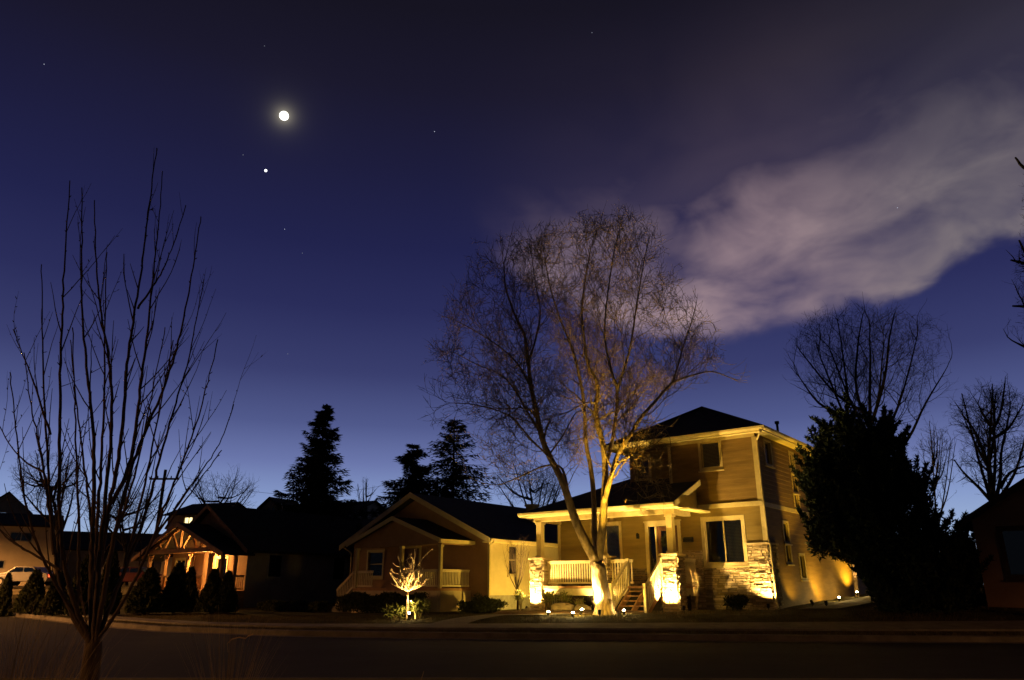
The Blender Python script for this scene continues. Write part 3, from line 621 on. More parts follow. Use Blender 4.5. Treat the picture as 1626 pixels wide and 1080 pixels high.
# ---------------------------------------------------------------- bare trees (space colonisation from a hand-laid skeleton)
def colonize(paths, attr, step, infl, kill, iters=90, droop=0, seed=1, jitter=.12):
    """paths: list of point lists (first path starts at root). returns nodes, parents"""
    rg = np.random.default_rng(seed)
    nodes = []; par = []
    def nearest(p, ):
        best = min(range(len(nodes)), key=lambda i: (nodes[i] - p).length_squared); return best
    for pi, path in enumerate(paths):
        pts = [Vector(p) for p in path]
        if pi == 0: nodes.append(pts[0]); par.append(-1); cur = 0
        else: cur = nearest(pts[0])
        for a, b in zip(pts, pts[1:]):
            n_ = max(1, int((b - a).length / step + .5))
            for k in range(1, n_ + 1):
                q = a.lerp(b, k / n_); 
                if k < n_: q = q + Vector(rg.normal(0, step * .05, 3))
                nodes.append(q); par.append(cur); cur = len(nodes) - 1
    base_n = len(nodes)
    alive = [Vector(a) for a in attr]
    # assign each attractor its closest node, updated with new nodes only
    new0 = 0; near = [(-1, 1e9)] * len(alive)
    for it in range(iters):
        if not alive: break
        kd = kdtree.KDTree(len(nodes) - new0)
        for i in range(new0, len(nodes)): kd.insert(nodes[i], i)
        kd.balance()
        na = []; nn = []
        for a, (i, d) in zip(alive, near):
            _, j, dj = kd.find(a)
            if dj < d: i, d = j, dj
            if d > kill: na.append(a); nn.append((i, d))
        alive, near = na, nn
        dirs = {}
        for a, (i, d) in zip(alive, near):
            if d < infl: dirs.setdefault(i, []).append((a - nodes[i]).normalized())
        new0 = len(nodes)
        if not dirs: 
            infl *= 1.6; new0 = 0; near = [(-1, 1e9)] * len(alive)
            if infl > 30: break
            continue
        for i, ds_ in dirs.items():
            v = sum(ds_, Vector((0, 0, 0)))
            if par[i] >= 0: v = v / max(1, len(ds_)) + (nodes[i] - nodes[par[i]]).normalized() * .6
            v += Vector(rg.normal(0, jitter, 3)); v.z += droop
            if v.length < .05: continue
            q = nodes[i] + v.normalized() * step
            nodes.append(q); par.append(i)
        if len(nodes) == new0: break
        if len(nodes) > 26000: break
    return nodes, par
def tree_mesh(nodes, par, r_tip, r_root, power=2.3, split=.05, tw=0, twl=.5, twr=.004, seed=3, up=.25, twdroop=0., thick=None, tipmul=3):
    rg = random.Random(seed); n = len(nodes); kids = [[] for _ in range(n)]
    for i, p in enumerate(par):
        if p >= 0: kids[p].append(i)
    w = [0.] * n
    for i in range(n - 1, -1, -1):
        w[i] = 1. if not kids[i] else sum(w[k] for k in kids[i])
    W = w[0]; ex = math.log(r_root / r_tip) / math.log(max(W, 2))
    rad = [r_tip * x ** ex for x in w]
    if thick:
        for i in range(min(thick, n)): rad[i] = max(rad[i], 0)
    big, small = MB(), MB()
    # chains
    stack = [(0, None)]
    while stack:
        i, p = stack.pop(); chain = [i] if p is None else [p, i]; 
        rr = [rad[i]] if p is None else [min(rad[p], rad[i] * 1.15), rad[i]]
        c = i
        while kids[c]:
            ks = sorted(kids[c], key=lambda k: -w[k]); nx = ks[0]
            for k in ks[1:]: stack.append((k, c))
            chain.append(nx); rr.append(rad[nx]); c = nx
        # cut chain where it gets thin
        cut = next((q for q, r_ in enumerate(rr) if r_ < split), len(rr))
        P = [nodes[q] for q in chain]
        if cut >= 2: big.tube(P[:cut + (1 if cut < len(P) else 0)], rr[:cut + (1 if cut < len(P) else 0)], 9 if rr[0] > .1 else 6, cap=False)
        st_ = max(0, cut - 1)
        if len(P) - st_ >= 2:
            small.tube(P[st_:], rr[st_:], 4 if rr[st_] > .012 else 3, cap=False)
    # fine twigs
    if tw:
        thin = [i for i in range(n) if rad[i] < split * .8 and par[i] >= 0]; tips = [i for i in thin if not kids[i]]
        pool = thin + tips * tipmul
        for _ in range(tw):
            i = rg.choice(pool); p = nodes[i]; d = (nodes[i] - nodes[par[i]]).normalized()
            d = (d + Vector((rg.gauss(0, .55), rg.gauss(0, .55), rg.gauss(up, .45)))).normalized(); l = twl * rg.uniform(.35, 1.2)
            q = [p]; 
            for k in range(3):
                d = (d + Vector((rg.gauss(0, .22), rg.gauss(0, .22), rg.gauss(-twdroop, .2)))).normalized(); q.append(q[-1] + d * l / 3)
            small.tube(q, [twr * 1.3, twr, twr * .8, twr * .4], 3, cap=False)
    return big, small
def inpoly(p, poly):
    x, y = p; c = False
    for (x1, y1), (x2, y2) in zip(poly, poly[1:] + poly[:1]):
        if (y1 > y) != (y2 > y) and x < (x2 - x1) * (y - y1) / (y2 - y1) + x1: c = not c
    return c
def PXY(p):
    z = p.z - EYE; d = p.y * CP + z * SP; up = -p.y * SP + z * CP
    return 813 + F * p.x / d, 540 - F * up / d
def grow(limbs, poly, cfg, seed, split=.03):
    """limbs: (points, r0, r1); side branches fork off them and fork again, bending upward, held inside the crown outline"""
    rg = random.Random(seed); big, small = MB(), MB(); cnt = [0]
    def put(pts, rad):
        m_ = big if rad[0] > split else small
        if rad[0] > split and rad[-1] < split * .5:
            k = next(i for i, q in enumerate(rad) if q < split * .8); k = max(1, min(k, len(pts) - 2))
            rad = [q * (1 + rg.gauss(0, .06)) for q in rad]; big.tube(pts[:k + 1], rad[:k + 1], 8 if rad[0] > .08 else 6, cap=False); small.tube(pts[k:], rad[k:], 5, cap=False)
        else: m_.tube(pts, rad, (10 if rad[0] > .15 else 7) if m_ is big else (4 if rad[0] > .012 else 3), cap=False)
    def side(d, ang):
        o_ = d.orthogonal().normalized(); o_ = (o_ * rg.gauss(0, 1) + d.cross(o_) * rg.gauss(0, 1)).normalized(); return (d * math.cos(ang) + o_ * math.sin(ang)).normalized()
    def branch(p, d, l, rr, lev):
        if cnt[0] > cfg.get('max', 60000): return
        seg = max(4, min(12, int(l / cfg['seg']))); pts = [p]; q = p; ju, jv = rg.gauss(0, cfg.get('ej', 10)), rg.gauss(0, cfg.get('ej', 10))
        for k in range(seg):
            d = (d + Vector((rg.gauss(0, 1), rg.gauss(0, 1), rg.gauss(0, 1))) * cfg['wob'] + Vector((0, 0, cfg['up'] * (.6 if lev > 1 else 1)))).normalized(); q = q + d * l / seg
            w_ = PXY(q)
            if not inpoly((w_[0] + ju, w_[1] + jv), poly):
                if k < 2: return
                break
            pts.append(q)
        n_ = len(pts) - 1
        if n_ < 2: return
        cnt[0] += 1; put(pts, [max(cfg['rmin'] * .5, rr * (1 - .8 * k / n_)) for k in range(n_ + 1)])
        if lev < cfg['lev']:
            L_ = l * n_ / seg; m_ = max(2, int(L_ / cfg['gap'][lev]))
            for j in range(m_):
                f = .15 + .85 * (j + rg.random()) / m_; i = min(n_ - 1, int(f * n_)); t_ = f * n_ - i; pp = pts[i].lerp(pts[i + 1], min(1, t_)); dd_ = (pts[i + 1] - pts[i]).normalized()
                branch(pp, side(dd_, rg.uniform(.45, 1.05)), cfg['len'][lev + 1] * rg.uniform(.45, 1.15) * (1.15 - .5 * f), max(cfg['rmin'], rr * (1 - .7 * f) * .55), lev + 1)
    for pts, r0, r1 in limbs:
        P = []
        for i in range(len(pts) - 1):
            a0_, a1_, a2_, a3_ = pts[max(0, i - 1)], pts[i], pts[i + 1], pts[min(len(pts) - 1, i + 2)]
            for k in range(4): t_ = k / 4; P.append(.5 * ((2 * a1_) + (a2_ - a0_) * t_ + (2 * a0_ - 5 * a1_ + 4 * a2_ - a3_) * t_ ** 2 + (3 * a1_ - a0_ - 3 * a2_ + a3_) * t_ ** 3) + (Vector((rg.gauss(0, 1), rg.gauss(0, 1), 0)) * min(.02, r1 * .25) if i else Vector((0, 0, 0))))
        P.append(pts[-1]); n_ = len(P) - 1; rad = [r0 + (r1 - r0) * (k / n_) ** .8 for k in range(n_ + 1)]; put(P, rad)
        acc = 0; tot = sum((b - a).length for a, b in zip(P, P[1:])); start = cfg['start'] * tot if r0 > cfg['trunk_r'] else .12 * tot; nxt = start
        for i in range(n_):
            e_ = P[i + 1] - P[i]; acc += e_.length
            while acc > nxt:
                f = nxt / tot; dd_ = e_.normalized(); branch(P[i + 1], side(dd_, rg.uniform(.5, 1.15)), cfg['len'][0] * rg.uniform(.4, 1.1) * (1.2 - .5 * f), min(rad[i] * .5, cfg['rb']) * rg.uniform(.5, 1), 0); nxt += cfg['gap0'] * rg.uniform(.6, 1.4)
        for _ in range(3): branch(P[-1], side((P[-1] - P[-2]).normalized(), rg.uniform(.05, .6)), cfg['len'][0] * .8, r1 * .9, 0)
    print('grown', seed, cnt[0]); return big, small
def attract(poly, Y, depth, n, seed=1, dens=None):
    rg = np.random.default_rng(seed); xs_ = [p[0] for p in poly]; ys_ = [p[1] for p in poly]; out = []
    cx = (min(xs_) + max(xs_)) / 2; hw = (max(xs_) - min(xs_)) / 2
    while len(out) < n:
        u, v = rg.uniform(min(xs_), max(xs_)), rg.uniform(min(ys_), max(ys_))
        if not inpoly((u, v), poly): continue
        k = math.sqrt(max(.08, 1 - ((u - cx) / hw) ** 2)); out.append(at(u, v, Y + rg.uniform(-1, 1) * depth * k))
    return out
def plant_tree(name, base, label, cat, parts, group=None, bark='bark', twig='twig'):
    e = empty(name, base, 0, label, cat, group)
    for nm, mb, m in parts:
        if mb.v: o = mb.build(nm, m, e, smooth=True, fix=False); o.location = -Vector(base)
    return e

# --- the large uplit maple in front of the porch
Ym = 26.5
def PL(pts, Y0=Ym): return [at(u, v, Y0 + d) for u, v, d in pts]
trunk = PL([(961, 984, 0), (956, 945, 0), (951, 910, 0), (948, 893, 0)])
paths = [trunk,
 PL([(948, 893, 0), (932, 865, -.1), (917, 835, -.2), (905, 800, -.3), (893, 765, -.5), (878, 735, -.6), (862, 700, -.8), (852, 655, -1), (843, 612, -1.1), (838, 570, -1.2), (832, 530, -1.2), (815, 495, -1.3), (803, 455, -1.3), (800, 420, -1.3)]),
 PL([(948, 893, 0), (953, 870, 0), (957, 830, 0), (960, 790, 0), (961, 740, .1), (956, 700, .1), (948, 668, .1), (946, 640, .2), (950, 620, .2), (944, 598, .2), (934, 580, .3), (928, 540, .4), (924, 490, .5), (930, 440, .5), (938, 395, .5)]),
 PL([(950, 880, 0), (944, 850, .3), (943, 800, .6), (939, 750, .8), (930, 700, 1), (927, 640, 1.1), (918, 590, 1.2), (905, 545, 1.3), (887, 500, 1.4), (872, 450, 1.4), (865, 405, 1.4)]),
 PL([(961, 740, .1), (971, 705, 0), (978, 660, -.1), (980, 620, -.2), (974, 600, -.2), (965, 565, -.3), (960, 520, -.3), (966, 460, -.4), (975, 400, -.4), (985, 360, -.4)]),
 PL([(980, 620, -.2), (986, 600, -.3), (996, 570, -.6), (1003, 540, -.7), (1010, 490, -.8), (1020, 430, -.9), (1030, 380, -.9)]),
 PL([(958, 800, 0), (968, 765, -.4), (980, 725, -.8), (1000, 692, -1.2), (1018, 663, -1.5), (1042, 636, -1.7), (1067, 609, -1.9), (1100, 596, -2.1), (1130, 590, -2.2), (1160, 600, -2.2)]),
 PL([(1067, 609, -1.9), (1076, 583, -2), (1085, 550, -2), (1098, 512, -2), (1106, 480, -2)]),
 PL([(887, 750, -.5), (868, 722, -1), (845, 700, -1.5), (815, 665, -2), (790, 652, -2.3), (750, 642, -2.5), (715, 640, -2.7)]),
 PL([(860, 690, -.8), (838, 655, -.2), (815, 615, .2), (790, 592, .5), (760, 580, .6), (722, 560, .8)]),
 PL([(845, 620, -1), (822, 578, -.6), (792, 550, -.4), (748, 522, -.3), (715, 505, 0)]),
 PL([(839, 575, -1.2), (850, 540, -1.4), (858, 495, -1.6), (850, 450, -1.6), (845, 410, -1.6)]),
 PL([(872, 722, -.6), (895, 690, -1.2), (915, 655, -1.6), (935, 655, -1.6)]),
 PL([(905, 800, -.3), (893, 745, .6), (865, 740, 1), (830, 755, 1.4), (790, 770, 1.8), (760, 765, 2)]),
 PL([(968, 765, -.4), (980, 738, -1.4), (1000, 722, -2), (1025, 724, -2.3), (1038, 742, -2.5), (1042, 765, -2.6), (1052, 785, -2.7)]),
 PL([(1000, 722, -2), (1010, 740, -2.3), (1006, 760, -2.4), (1016, 772, -2.6), (1028, 790, -2.7)]),
 PL([(1000, 692, -1.2), (1020, 682, -2), (1050, 680, -2.4), (1062, 690, -2.6), (1066, 715, -2.7)]),
 PL([(946, 640, .2), (930, 640, -.6), (900, 655, -1.6), (870, 665, -2.4)]),
]
outline = [(668, 640), (676, 590), (690, 540), (698, 505), (725, 450), (735, 400), (770, 385), (800, 372), (840, 375), (870, 350), (910, 342), (960, 332), (1010, 334), (1050, 362), (1072, 400), (1075, 450), (1092, 470), (1118, 470), (1135, 520), (1172, 585), (1185, 610), (1120, 625), (1075, 640), (1045, 665), (1062, 700), (1064, 750), (1060, 800), (1015, 800), (985, 775), (930, 800), (905, 780), (860, 790), (790, 785), (745, 740), (700, 700)]
rl = [(.33, .26), (.19, .022), (.17, .022), (.13, .02), (.085, .018), (.07, .016), (.11, .016), (.045, .012), (.055, .012), (.055, .013), (.048, .013), (.05, .013), (.04, .012), (.055, .012), (.04, .009), (.022, .008), (.03, .008), (.04, .01)]
big, small = grow([(p_, a_, b_) for p_, (a_, b_) in zip(paths, rl)][1:], outline, dict(seg=.16, wob=.13, up=.075, lev=3, gap=(.29, .23, .18), ej=13, len=(2.8, 1.35, .75, .42), rmin=.0085, rb=.055, gap0=.3, start=.4, trunk_r=.12, max=90000), 5)
tk, _ = grow([(paths[0], .31, .24)], [(0, 0), (1, 0), (1, 1)], dict(seg=1, wob=0, up=0, lev=0, gap=(1,), len=(.1,), rmin=.01, rb=.01, gap0=99, start=2, trunk_r=.1), 1); big.add(tk.v, tk.f)
# root flare
fl_ = MB()
for k in range(5):
    a = k * 1.26 + .3; b0 = trunk[0]; fl_.tube([b0 + Vector((math.cos(a) * .42, math.sin(a) * .42, .02)), b0 + Vector((math.cos(a) * .26, math.sin(a) * .26, .22)), b0 + Vector((math.cos(a) * .14, math.sin(a) * .14, .6))], [.07, .12, .14], 8)
big.add(fl_.v, fl_.f)
plant_tree('bare_tree', trunk[0], 'big bare spreading tree lit from below in front of the porch steps', 'tree', [('trunk', big, 'bark'), ('crown', small, 'twig')])

# --- upright young tree at the left, near the camera
Yp = 6.0
def PQ(pts, d): 
    n_ = len(pts); return [at(u, v, Yp + d * (i / (n_ - 1)) ) for i, (u, v) in enumerate(pts)]
stems = [
 ([(147, 1028), (112, 985), (95, 945), (86, 880), (80, 800), (73, 700), (68, 600), (66, 500), (66, 420)], .25),
 ([(147, 1025), (122, 975), (105, 930), (95, 870), (92, 780), (94, 690), (98, 583), (97, 510), (99, 453), (105, 375), (111, 287)], -.3),
 ([(148, 1020), (140, 960), (146, 880), (152, 780), (150, 720), (148, 660), (136, 583), (130, 510), (127, 438), (132, 375), (130, 298)], .4),
 ([(149, 1018), (153, 950), (158, 870), (168, 800), (175, 700), (188, 640), (168, 541), (161, 505), (150, 448), (153, 380), (150, 318)], -.25),
 ([(149, 1022), (150, 950), (152, 880), (156, 780), (161, 738), (166, 660), (167, 557), (165, 479), (170, 401)], .5),
 ([(149, 1025), (152, 960), (158, 900), (166, 830), (181, 775), (192, 718), (197, 660), (200, 583), (205, 531), (218, 490), (225, 427), (231, 365), (241, 298), (249, 235)], -.1),
 ([(176, 800), (200, 770), (213, 728), (218, 660), (223, 593), (238, 531), (236, 469), (249, 401), (254, 350), (258, 272)], .3),
 ([(218, 490), (245, 455), (262, 427), (280, 386), (295, 326)], .2),
 ([(152, 1020), (162, 960), (172, 880), (190, 810), (210, 738), (223, 687), (254, 645), (270, 593), (288, 531), (301, 469), (311, 391), (319, 344)], -.4),
 ([(154, 1018), (175, 965), (198, 900), (228, 840), (241, 780), (249, 744), (264, 687), (282, 630), (303, 572), (311, 510), (324, 443)], .35),
 ([(156, 1015), (188, 965), (218, 930), (238, 870), (262, 800), (280, 759), (301, 707), (321, 655), (332, 593), (346, 539)], -.2),
 ([(228, 880), (262, 830), (290, 790), (306, 764), (337, 728), (358, 697), (371, 642)], .3),
 ([(145, 1022), (110, 960), (85, 925), (60, 880), (45, 830), (34, 770), (28, 697), (21, 645), (16, 591)], -.35),
 ([(86, 880), (78, 800), (70, 728), (57, 687), (44, 624), (38, 560)], .3),
 ([(80, 690), (57, 600), (34, 562), (21, 523)], .15),
 ([(150, 1022), (153, 950), (150, 850), (140, 780), (128, 700), (118, 620), (112, 540)], .6),
 ([(160, 900), (182, 850), (204, 800), (222, 740), (230, 660), (252, 590), (262, 520)], .55),
 ([(95, 905), (60, 880), (20, 865), (0, 850), (-25, 820), (-40, 740)], .1),
 ([(70, 750), (40, 740), (10, 715), (-8, 660)], .2),
 ([(122, 975), (128, 900), (126, 830), (120, 760), (122, 690), (117, 600), (115, 520)], -.5),
 ([(198, 900), (225, 820), (240, 700), (262, 620), (275, 540)], -.45),
 ([(262, 840), (300, 790), (330, 740), (352, 715)], -.1),
 ([(146, 1035), (135, 990), (128, 930)], .2),
]
big, small = MB(), MB()
tb = at(147, 1040, Yp); gb = Vector((tb.x, Yp, .1))
big.tube([gb, gb.lerp(tb, .5) + Vector((.008, 0, 0)), tb, at(148, 1020, Yp)], [.085, .07, .066, .06], 12)
rq = random.Random(4)
def shoot(p, d, l, r0, depth=0):
    pts = [p]; dd_ = d.normalized(); n_ = max(3, int(l / .09))
    for k in range(n_):
        dd_ = (dd_ + Vector((rq.gauss(0, .05), rq.gauss(0, .05), .09))).normalized(); pts.append(pts[-1] + dd_ * l / n_)
    small.tube(pts, [r0 * (1 - .65 * k / n_) for k in range(n_ + 1)], 5, cap=False)
    for k in range(1, n_):
        if rq.random() < .45: bud(pts[k], dd_)
    if depth < 1 and l > .35:
        for k in range(2, n_ - 1):
            if rq.random() < .22: shoot(pts[k], dd_ + Vector((rq.gauss(0, .7), rq.gauss(0, .7), .1)), l * rq.uniform(.2, .5), r0 * .6, depth + 1)
def bud(p, d):
    s_ = (d * .7 + Vector((rq.gauss(0, .8), rq.gauss(0, .8), .2))).normalized() * rq.uniform(.012, .035)
    small.tube([p, p + s_ * .6, p + s_], [.0025, .004, .001], 4, cap=False)
for pts, d in stems:
    P = PQ(pts, d); L_ = sum((b - a).length for a, b in zip(P, P[1:]))
    for _ in range(2): P = [P[0]] + [P[i - 1] * .22 + P[i] * .56 + P[i + 1] * .22 for i in range(1, len(P) - 1)] + [P[-1]]
    Q = []
    for i in range(len(P) - 1):
        a0_ = P[max(0, i - 1)]; a1_, a2_ = P[i], P[i + 1]; a3_ = P[min(len(P) - 1, i + 2)]
        for k in range(5):
            t_ = k / 5; Q.append(.5 * ((2 * a1_) + (a2_ - a0_) * t_ + (2 * a0_ - 5 * a1_ + 4 * a2_ - a3_) * t_ ** 2 + (3 * a1_ - a0_ - 3 * a2_ + a3_) * t_ ** 3) + Vector((rq.gauss(0, .003), rq.gauss(0, .003), 0)))
    Q.append(P[-1]); n_ = len(Q); r0 = .006 + .0042 * L_
    rad = [max(.0042, r0 * (1 - .82 * (k / (n_ - 1)) ** .8)) for k in range(n_)]
    big.tube(Q, rad, 7, cap=False)
    for k in range(4, n_ - 2):
        dd_ = (Q[k + 1] - Q[k]).normalized()
        if rq.random() < .5: bud(Q[k], dd_)
        if k > n_ * .2 and rq.random() < .34:
            shoot(Q[k], dd_ + Vector((rq.gauss(0, .36), rq.gauss(0, .36), .15)), rq.uniform(.15, .75), min(.006, rad[k] * .6))
plant_tree('young_tree', gb, 'upright young bare tree with many straight stems nearest the camera at left', 'tree', [('trunk', big, 'bark2'), ('crown', small, 'bark2')])

# --- background bare trees
def bg_tree(label, poly, base_px, Y, depth, n, stems_px, r_root, seed, step=.4, kill=.7, infl=3.5, tw=2500, twl=.8, name='bare_tree', group='bare trees behind the houses', zb=None, twr=.007, jitter=.12, up=.3):
    b = at(*base_px, Y); b.z = gz(b.x, Y) if zb is None else zb
    pts = [[b] + [at(u, v, Y + d) for u, v, d in stems_px[0]]] + [[at(u, v, Y + d) for u, v, d in q] for q in stems_px[1:]]
    k_ = Y / 44 * (1.45 if n > 900 else 1); xs_ = [p_[0] for p_ in poly]; sz_ = (max(xs_) - min(xs_)) / F * Y / 2; c_ = [sum(p_[0] for p_ in poly) / len(poly), sum(p_[1] for p_ in poly) / len(poly)]
    rb_ = random.Random(seed + 500)
    for _ in range(3 if n > 900 else 9):
        for _t in range(50):
            u_, v_ = rb_.uniform(min(xs_), max(xs_)), rb_.uniform(min(p_[1] for p_ in poly), c_[1])
            if inpoly((u_, v_), poly): break
        f_ = rb_.uniform(.35, .9); m0 = pts[0]; i_ = min(len(m0) - 2, int(f_ * (len(m0) - 1))); o_ = m0[i_].lerp(m0[i_ + 1], f_ * (len(m0) - 1) - i_); t_ = at(u_, v_, Y + rb_.uniform(-1, 1) * depth * .7)
        md_ = o_.lerp(t_, .5) + Vector((0, 0, -.12 * (t_ - o_).length)); pts.append([o_, md_, t_])
    poly2 = []
    for (x_, y_), (x2, y2) in zip(poly, poly[1:] + poly[:1]):
        for q_ in range(3):
            xx, yy = x_ + (x2 - x_) * q_ / 3, y_ + (y2 - y_) * q_ / 3; f_ = 1 + random.Random(seed * 100 + len(poly2)).uniform(-.1, .08); poly2.append((c_[0] + (xx - c_[0]) * f_, c_[1] + (yy - c_[1]) * f_))
    big, small = grow([(q_, r_root if k == 0 else r_root * .5, r_root * .12) for k, q_ in enumerate(pts)], poly2, dict(seg=.3, wob=.12 + jitter * .25, up=.05 + up * .08, lev=2 if n < 200 else 3, ej=11, gap=(.3 * k_, .26 * k_, .24 * k_), len=(sz_ * .75, sz_ * .4, sz_ * .2, sz_ * .12), rmin=twr, rb=r_root * .18, gap0=.36 * k_, start=.45, trunk_r=r_root * .7, max=60000), seed, .05)
    return plant_tree(name, b, label, 'tree', [('trunk', big, 'twig2'), ('crown', small, 'twig2')], group)
bg_tree('tall fan shaped bare tree rising behind the big dark evergreen', [(1255, 600), (1250, 550), (1275, 500), (1340, 480), (1420, 478), (1500, 500), (1522, 560), (1515, 640), (1460, 690), (1340, 690), (1290, 650)], (1385, 940), 44, 4, 1000,
  [[(1390, 800, 0), (1385, 720, 0), (1381, 650, 0), (1382, 580, 0), (1381, 520, 0)], [(1388, 760, 0), (1350, 680, -1), (1320, 610, -1.5), (1300, 560, -2)], [(1388, 770, 0), (1352, 690, 1), (1345, 620, 1), (1338, 560, 1.5), (1330, 510, 1.5)], [(1386, 720, 0), (1420, 660, 1), (1440, 600, 1), (1455, 540, 1)], [(1388, 760, 0), (1440, 700, -1), (1470, 640, -1), (1500, 590, -1)], [(1384, 690, 0), (1360, 620, 0), (1362, 550, 0), (1370, 500, 0)], [(1340, 660, -1), (1300, 640, -1.5), (1270, 600, -2)], [(1385, 670, 0), (1405, 600, -1), (1412, 540, -1.5), (1420, 500, -1.5)]], .24, 11, tw=9000, twl=1.0, group='bare trees on the right', twr=.0065)
bg_tree('crooked bare tree behind the roof at the right edge', [(1500, 650), (1530, 610), (1600, 602), (1640, 630), (1660, 720), (1640, 770), (1560, 800), (1520, 790), (1510, 700)], (1580, 940), 40, 3.5, 420,
  [[(1582, 860, 0), (1576, 790, 0), (1570, 740, 0), (1572, 690, 0), (1575, 640, 0)], [(1578, 800, 0), (1555, 775, 0), (1530, 750, .5), (1515, 730, 1)], [(1580, 800, 0), (1588, 760, .5), (1590, 720, .5), (1600, 670, .5), (1605, 640, 1)], [(1588, 775, .5), (1605, 750, .5), (1640, 735, 1)], [(1570, 740, 0), (1550, 690, 0), (1530, 660, 0)]], .24, 12, step=.35, kill=.6, tw=3800, twl=.6, group='bare trees on the right', jitter=.3)
bg_tree('thin bare saplings thicket between the dark evergreen and the crooked tree', [(1440, 690), (1480, 660), (1520, 700), (1530, 800), (1470, 810), (1440, 760)], (1490, 940), 36, 2, 160, [[(1488, 850, 0), (1484, 780, 0), (1480, 720, 0)], [(1488, 850, 0), (1500, 780, 0), (1510, 700, 0)]], .1, 13, tw=1500, twl=.7, group='bare trees on the right')
bg_tree('bare tree with branch ends reaching in at the right frame edge', [(1615, 400), (1640, 230), (1700, 200), (1760, 350), (1760, 560), (1650, 590), (1605, 540), (1600, 470)], (1720, 960), 21, 2.5, 260,
  [[(1720, 800, 0), (1715, 600, 0), (1705, 400, 0), (1700, 260, 0)], [(1714, 560, 0), (1670, 520, 0), (1635, 490, 0), (1608, 486, 0)], [(1708, 450, 0), (1660, 430, 0), (1625, 418, 0), (1605, 413, 0)], [(1700, 320, 0), (1660, 290, 0), (1625, 265, 0), (1612, 250, 0)], [(1716, 620, 0), (1670, 590, 0), (1640, 560, 0), (1615, 545, 0)]], .22, 14, step=.25, kill=.5, infl=2, tw=1300, twl=.4, group='bare trees on the right', twr=.005)
bg_tree('spreading bare tree behind the far left pale house', [(15, 790), (20, 740), (60, 715), (110, 715), (140, 750), (150, 830), (60, 830)], (90, 920), 58, 4, 420, [[(92, 870, 0), (90, 820, 0), (80, 780, 0), (70, 750, 0)], [(92, 860, 0), (110, 810, 0), (118, 770, 0)], [(90, 840, 0), (60, 810, 0), (35, 780, 0)]], .26, 15, tw=3200, twl=1.0, jitter=.35, twr=.01)
bg_tree('dense bare tree behind the truss porch', [(130, 850), (130, 790), (190, 760), (250, 770), (270, 820), (240, 870), (160, 880)], (200, 930), 62, 5, 450, [[(200, 880, 0), (195, 840, 0), (190, 800, 0)], [(200, 880, 0), (220, 830, 0), (235, 790, 0)], [(200, 870, 0), (165, 830, 0), (150, 800, 0)]], .24, 16, tw=4200, twl=1.2, twr=.011)
bg_tree('round bare tree behind the craftsman house roof peak', [(290, 800), (300, 760), (340, 745), (385, 752), (412, 785), (405, 815), (300, 815)], (350, 930), 66, 4, 380, [[(350, 860, 0), (350, 810, 0), (345, 780, 0)], [(350, 850, 0), (375, 800, 0), (392, 775, 0)], [(350, 850, 0), (325, 800, 0), (310, 775, 0)]], .2, 17, tw=3000, twl=1.2, up=.6, twr=.01)
bg_tree('small bare tree just right of the tall spruce', [(560, 815), (565, 770), (580, 752), (598, 775), (602, 815)], (582, 930), 60, 2, 90, [[(582, 850, 0), (582, 800, 0), (580, 770, 0)]], .14, 18, tw=600, twl=1.2, up=.8)
bg_tree('small bare tree just left of the tall spruce', [(458, 800), (462, 770), (475, 760), (480, 790)], (470, 930), 60, 1.5, 40, [[(470, 850, 0), (470, 790, 0)]], .12, 19, tw=300, twl=1.0, up=.8)
bg_tree('wide bare tree seen behind the bungalow roof and the big uplit tree', [(770, 800), (775, 755), (820, 735), (880, 730), (905, 760), (915, 800), (880, 815), (790, 812)], (850, 930), 52, 4, 520, [[(850, 870, 0), (845, 800, 0), (840, 765, 0)], [(850, 860, 0), (875, 810, 0), (890, 775, 0)], [(850, 850, 0), (815, 805, 0), (795, 775, 0)]], .2, 20, tw=3600, twl=.9, jitter=.35, twr=.008)

# small ornamental trees
def small_tree(name, base, H_, spread, hb, n, r_root, label, seed, m='bark2', tw=200, flat=.5, step=.1, group=None, tr=.006):
    rg = np.random.default_rng(seed); b = Vector(base); top = b + Vector((.02, 0, hb))
    at_ = []
    while len(at_) < n:
        p = rg.uniform(-1, 1, 3); q = (p[0] * spread, p[1] * spread, hb + (p[2] * .5 + .5) * (H_ - hb))
        hgt = (p[2] + 1) / 2
        if math.hypot(p[0], p[1]) < (1 - hgt) ** flat * (.75 + .25 * rg.random()) + .08: at_.append(b + Vector(q))
    nodes, par = colonize([[b, b.lerp(top, .5) + Vector((.015, 0, 0)), top, b + Vector((.0, 0, hb + (H_ - hb) * .6))]], at_, step, step * 8, step * 1.8, 60, seed=seed, jitter=.2)
    big, small = tree_mesh(nodes, par, tr, r_root, split=.02, tw=tw, twl=.22, twr=tr * .8, seed=seed)
    return plant_tree(name, b, label, 'tree', [('trunk', big, m), ('crown', small, m)], group)
bL = onz(646, 981, .27); bL.z = gz(bL.x, bL.y)
big, small = MB(), MB(); rq3 = random.Random(21)
big.tube([bL, bL + Vector((.015, 0, .45)), bL + Vector((-.01, 0, .93))], [.05, .04, .042], 10)
def orn(p, d, l, r0, lev):
    pts = [p]
    for k in range(7):
        d = (d + Vector((rq3.gauss(0, .16), rq3.gauss(0, .16), .12 + rq3.gauss(0, .1)))).normalized(); pts.append(pts[-1] + d * l / 7)
    small.tube(pts, [max(.0075, r0 * (1 - .7 * k / 7)) for k in range(8)], 5, cap=False)
    if lev < 2:
        for k in range(1, 7):
            for _ in range(1):
                if rq3.random() < (.85 if lev == 0 else .45): orn(pts[k], (d + Vector((rq3.gauss(0, .8), rq3.gauss(0, .8), rq3.gauss(.1, .5)))).normalized(), l * rq3.uniform(.25, .5), r0 * .6, lev + 1)
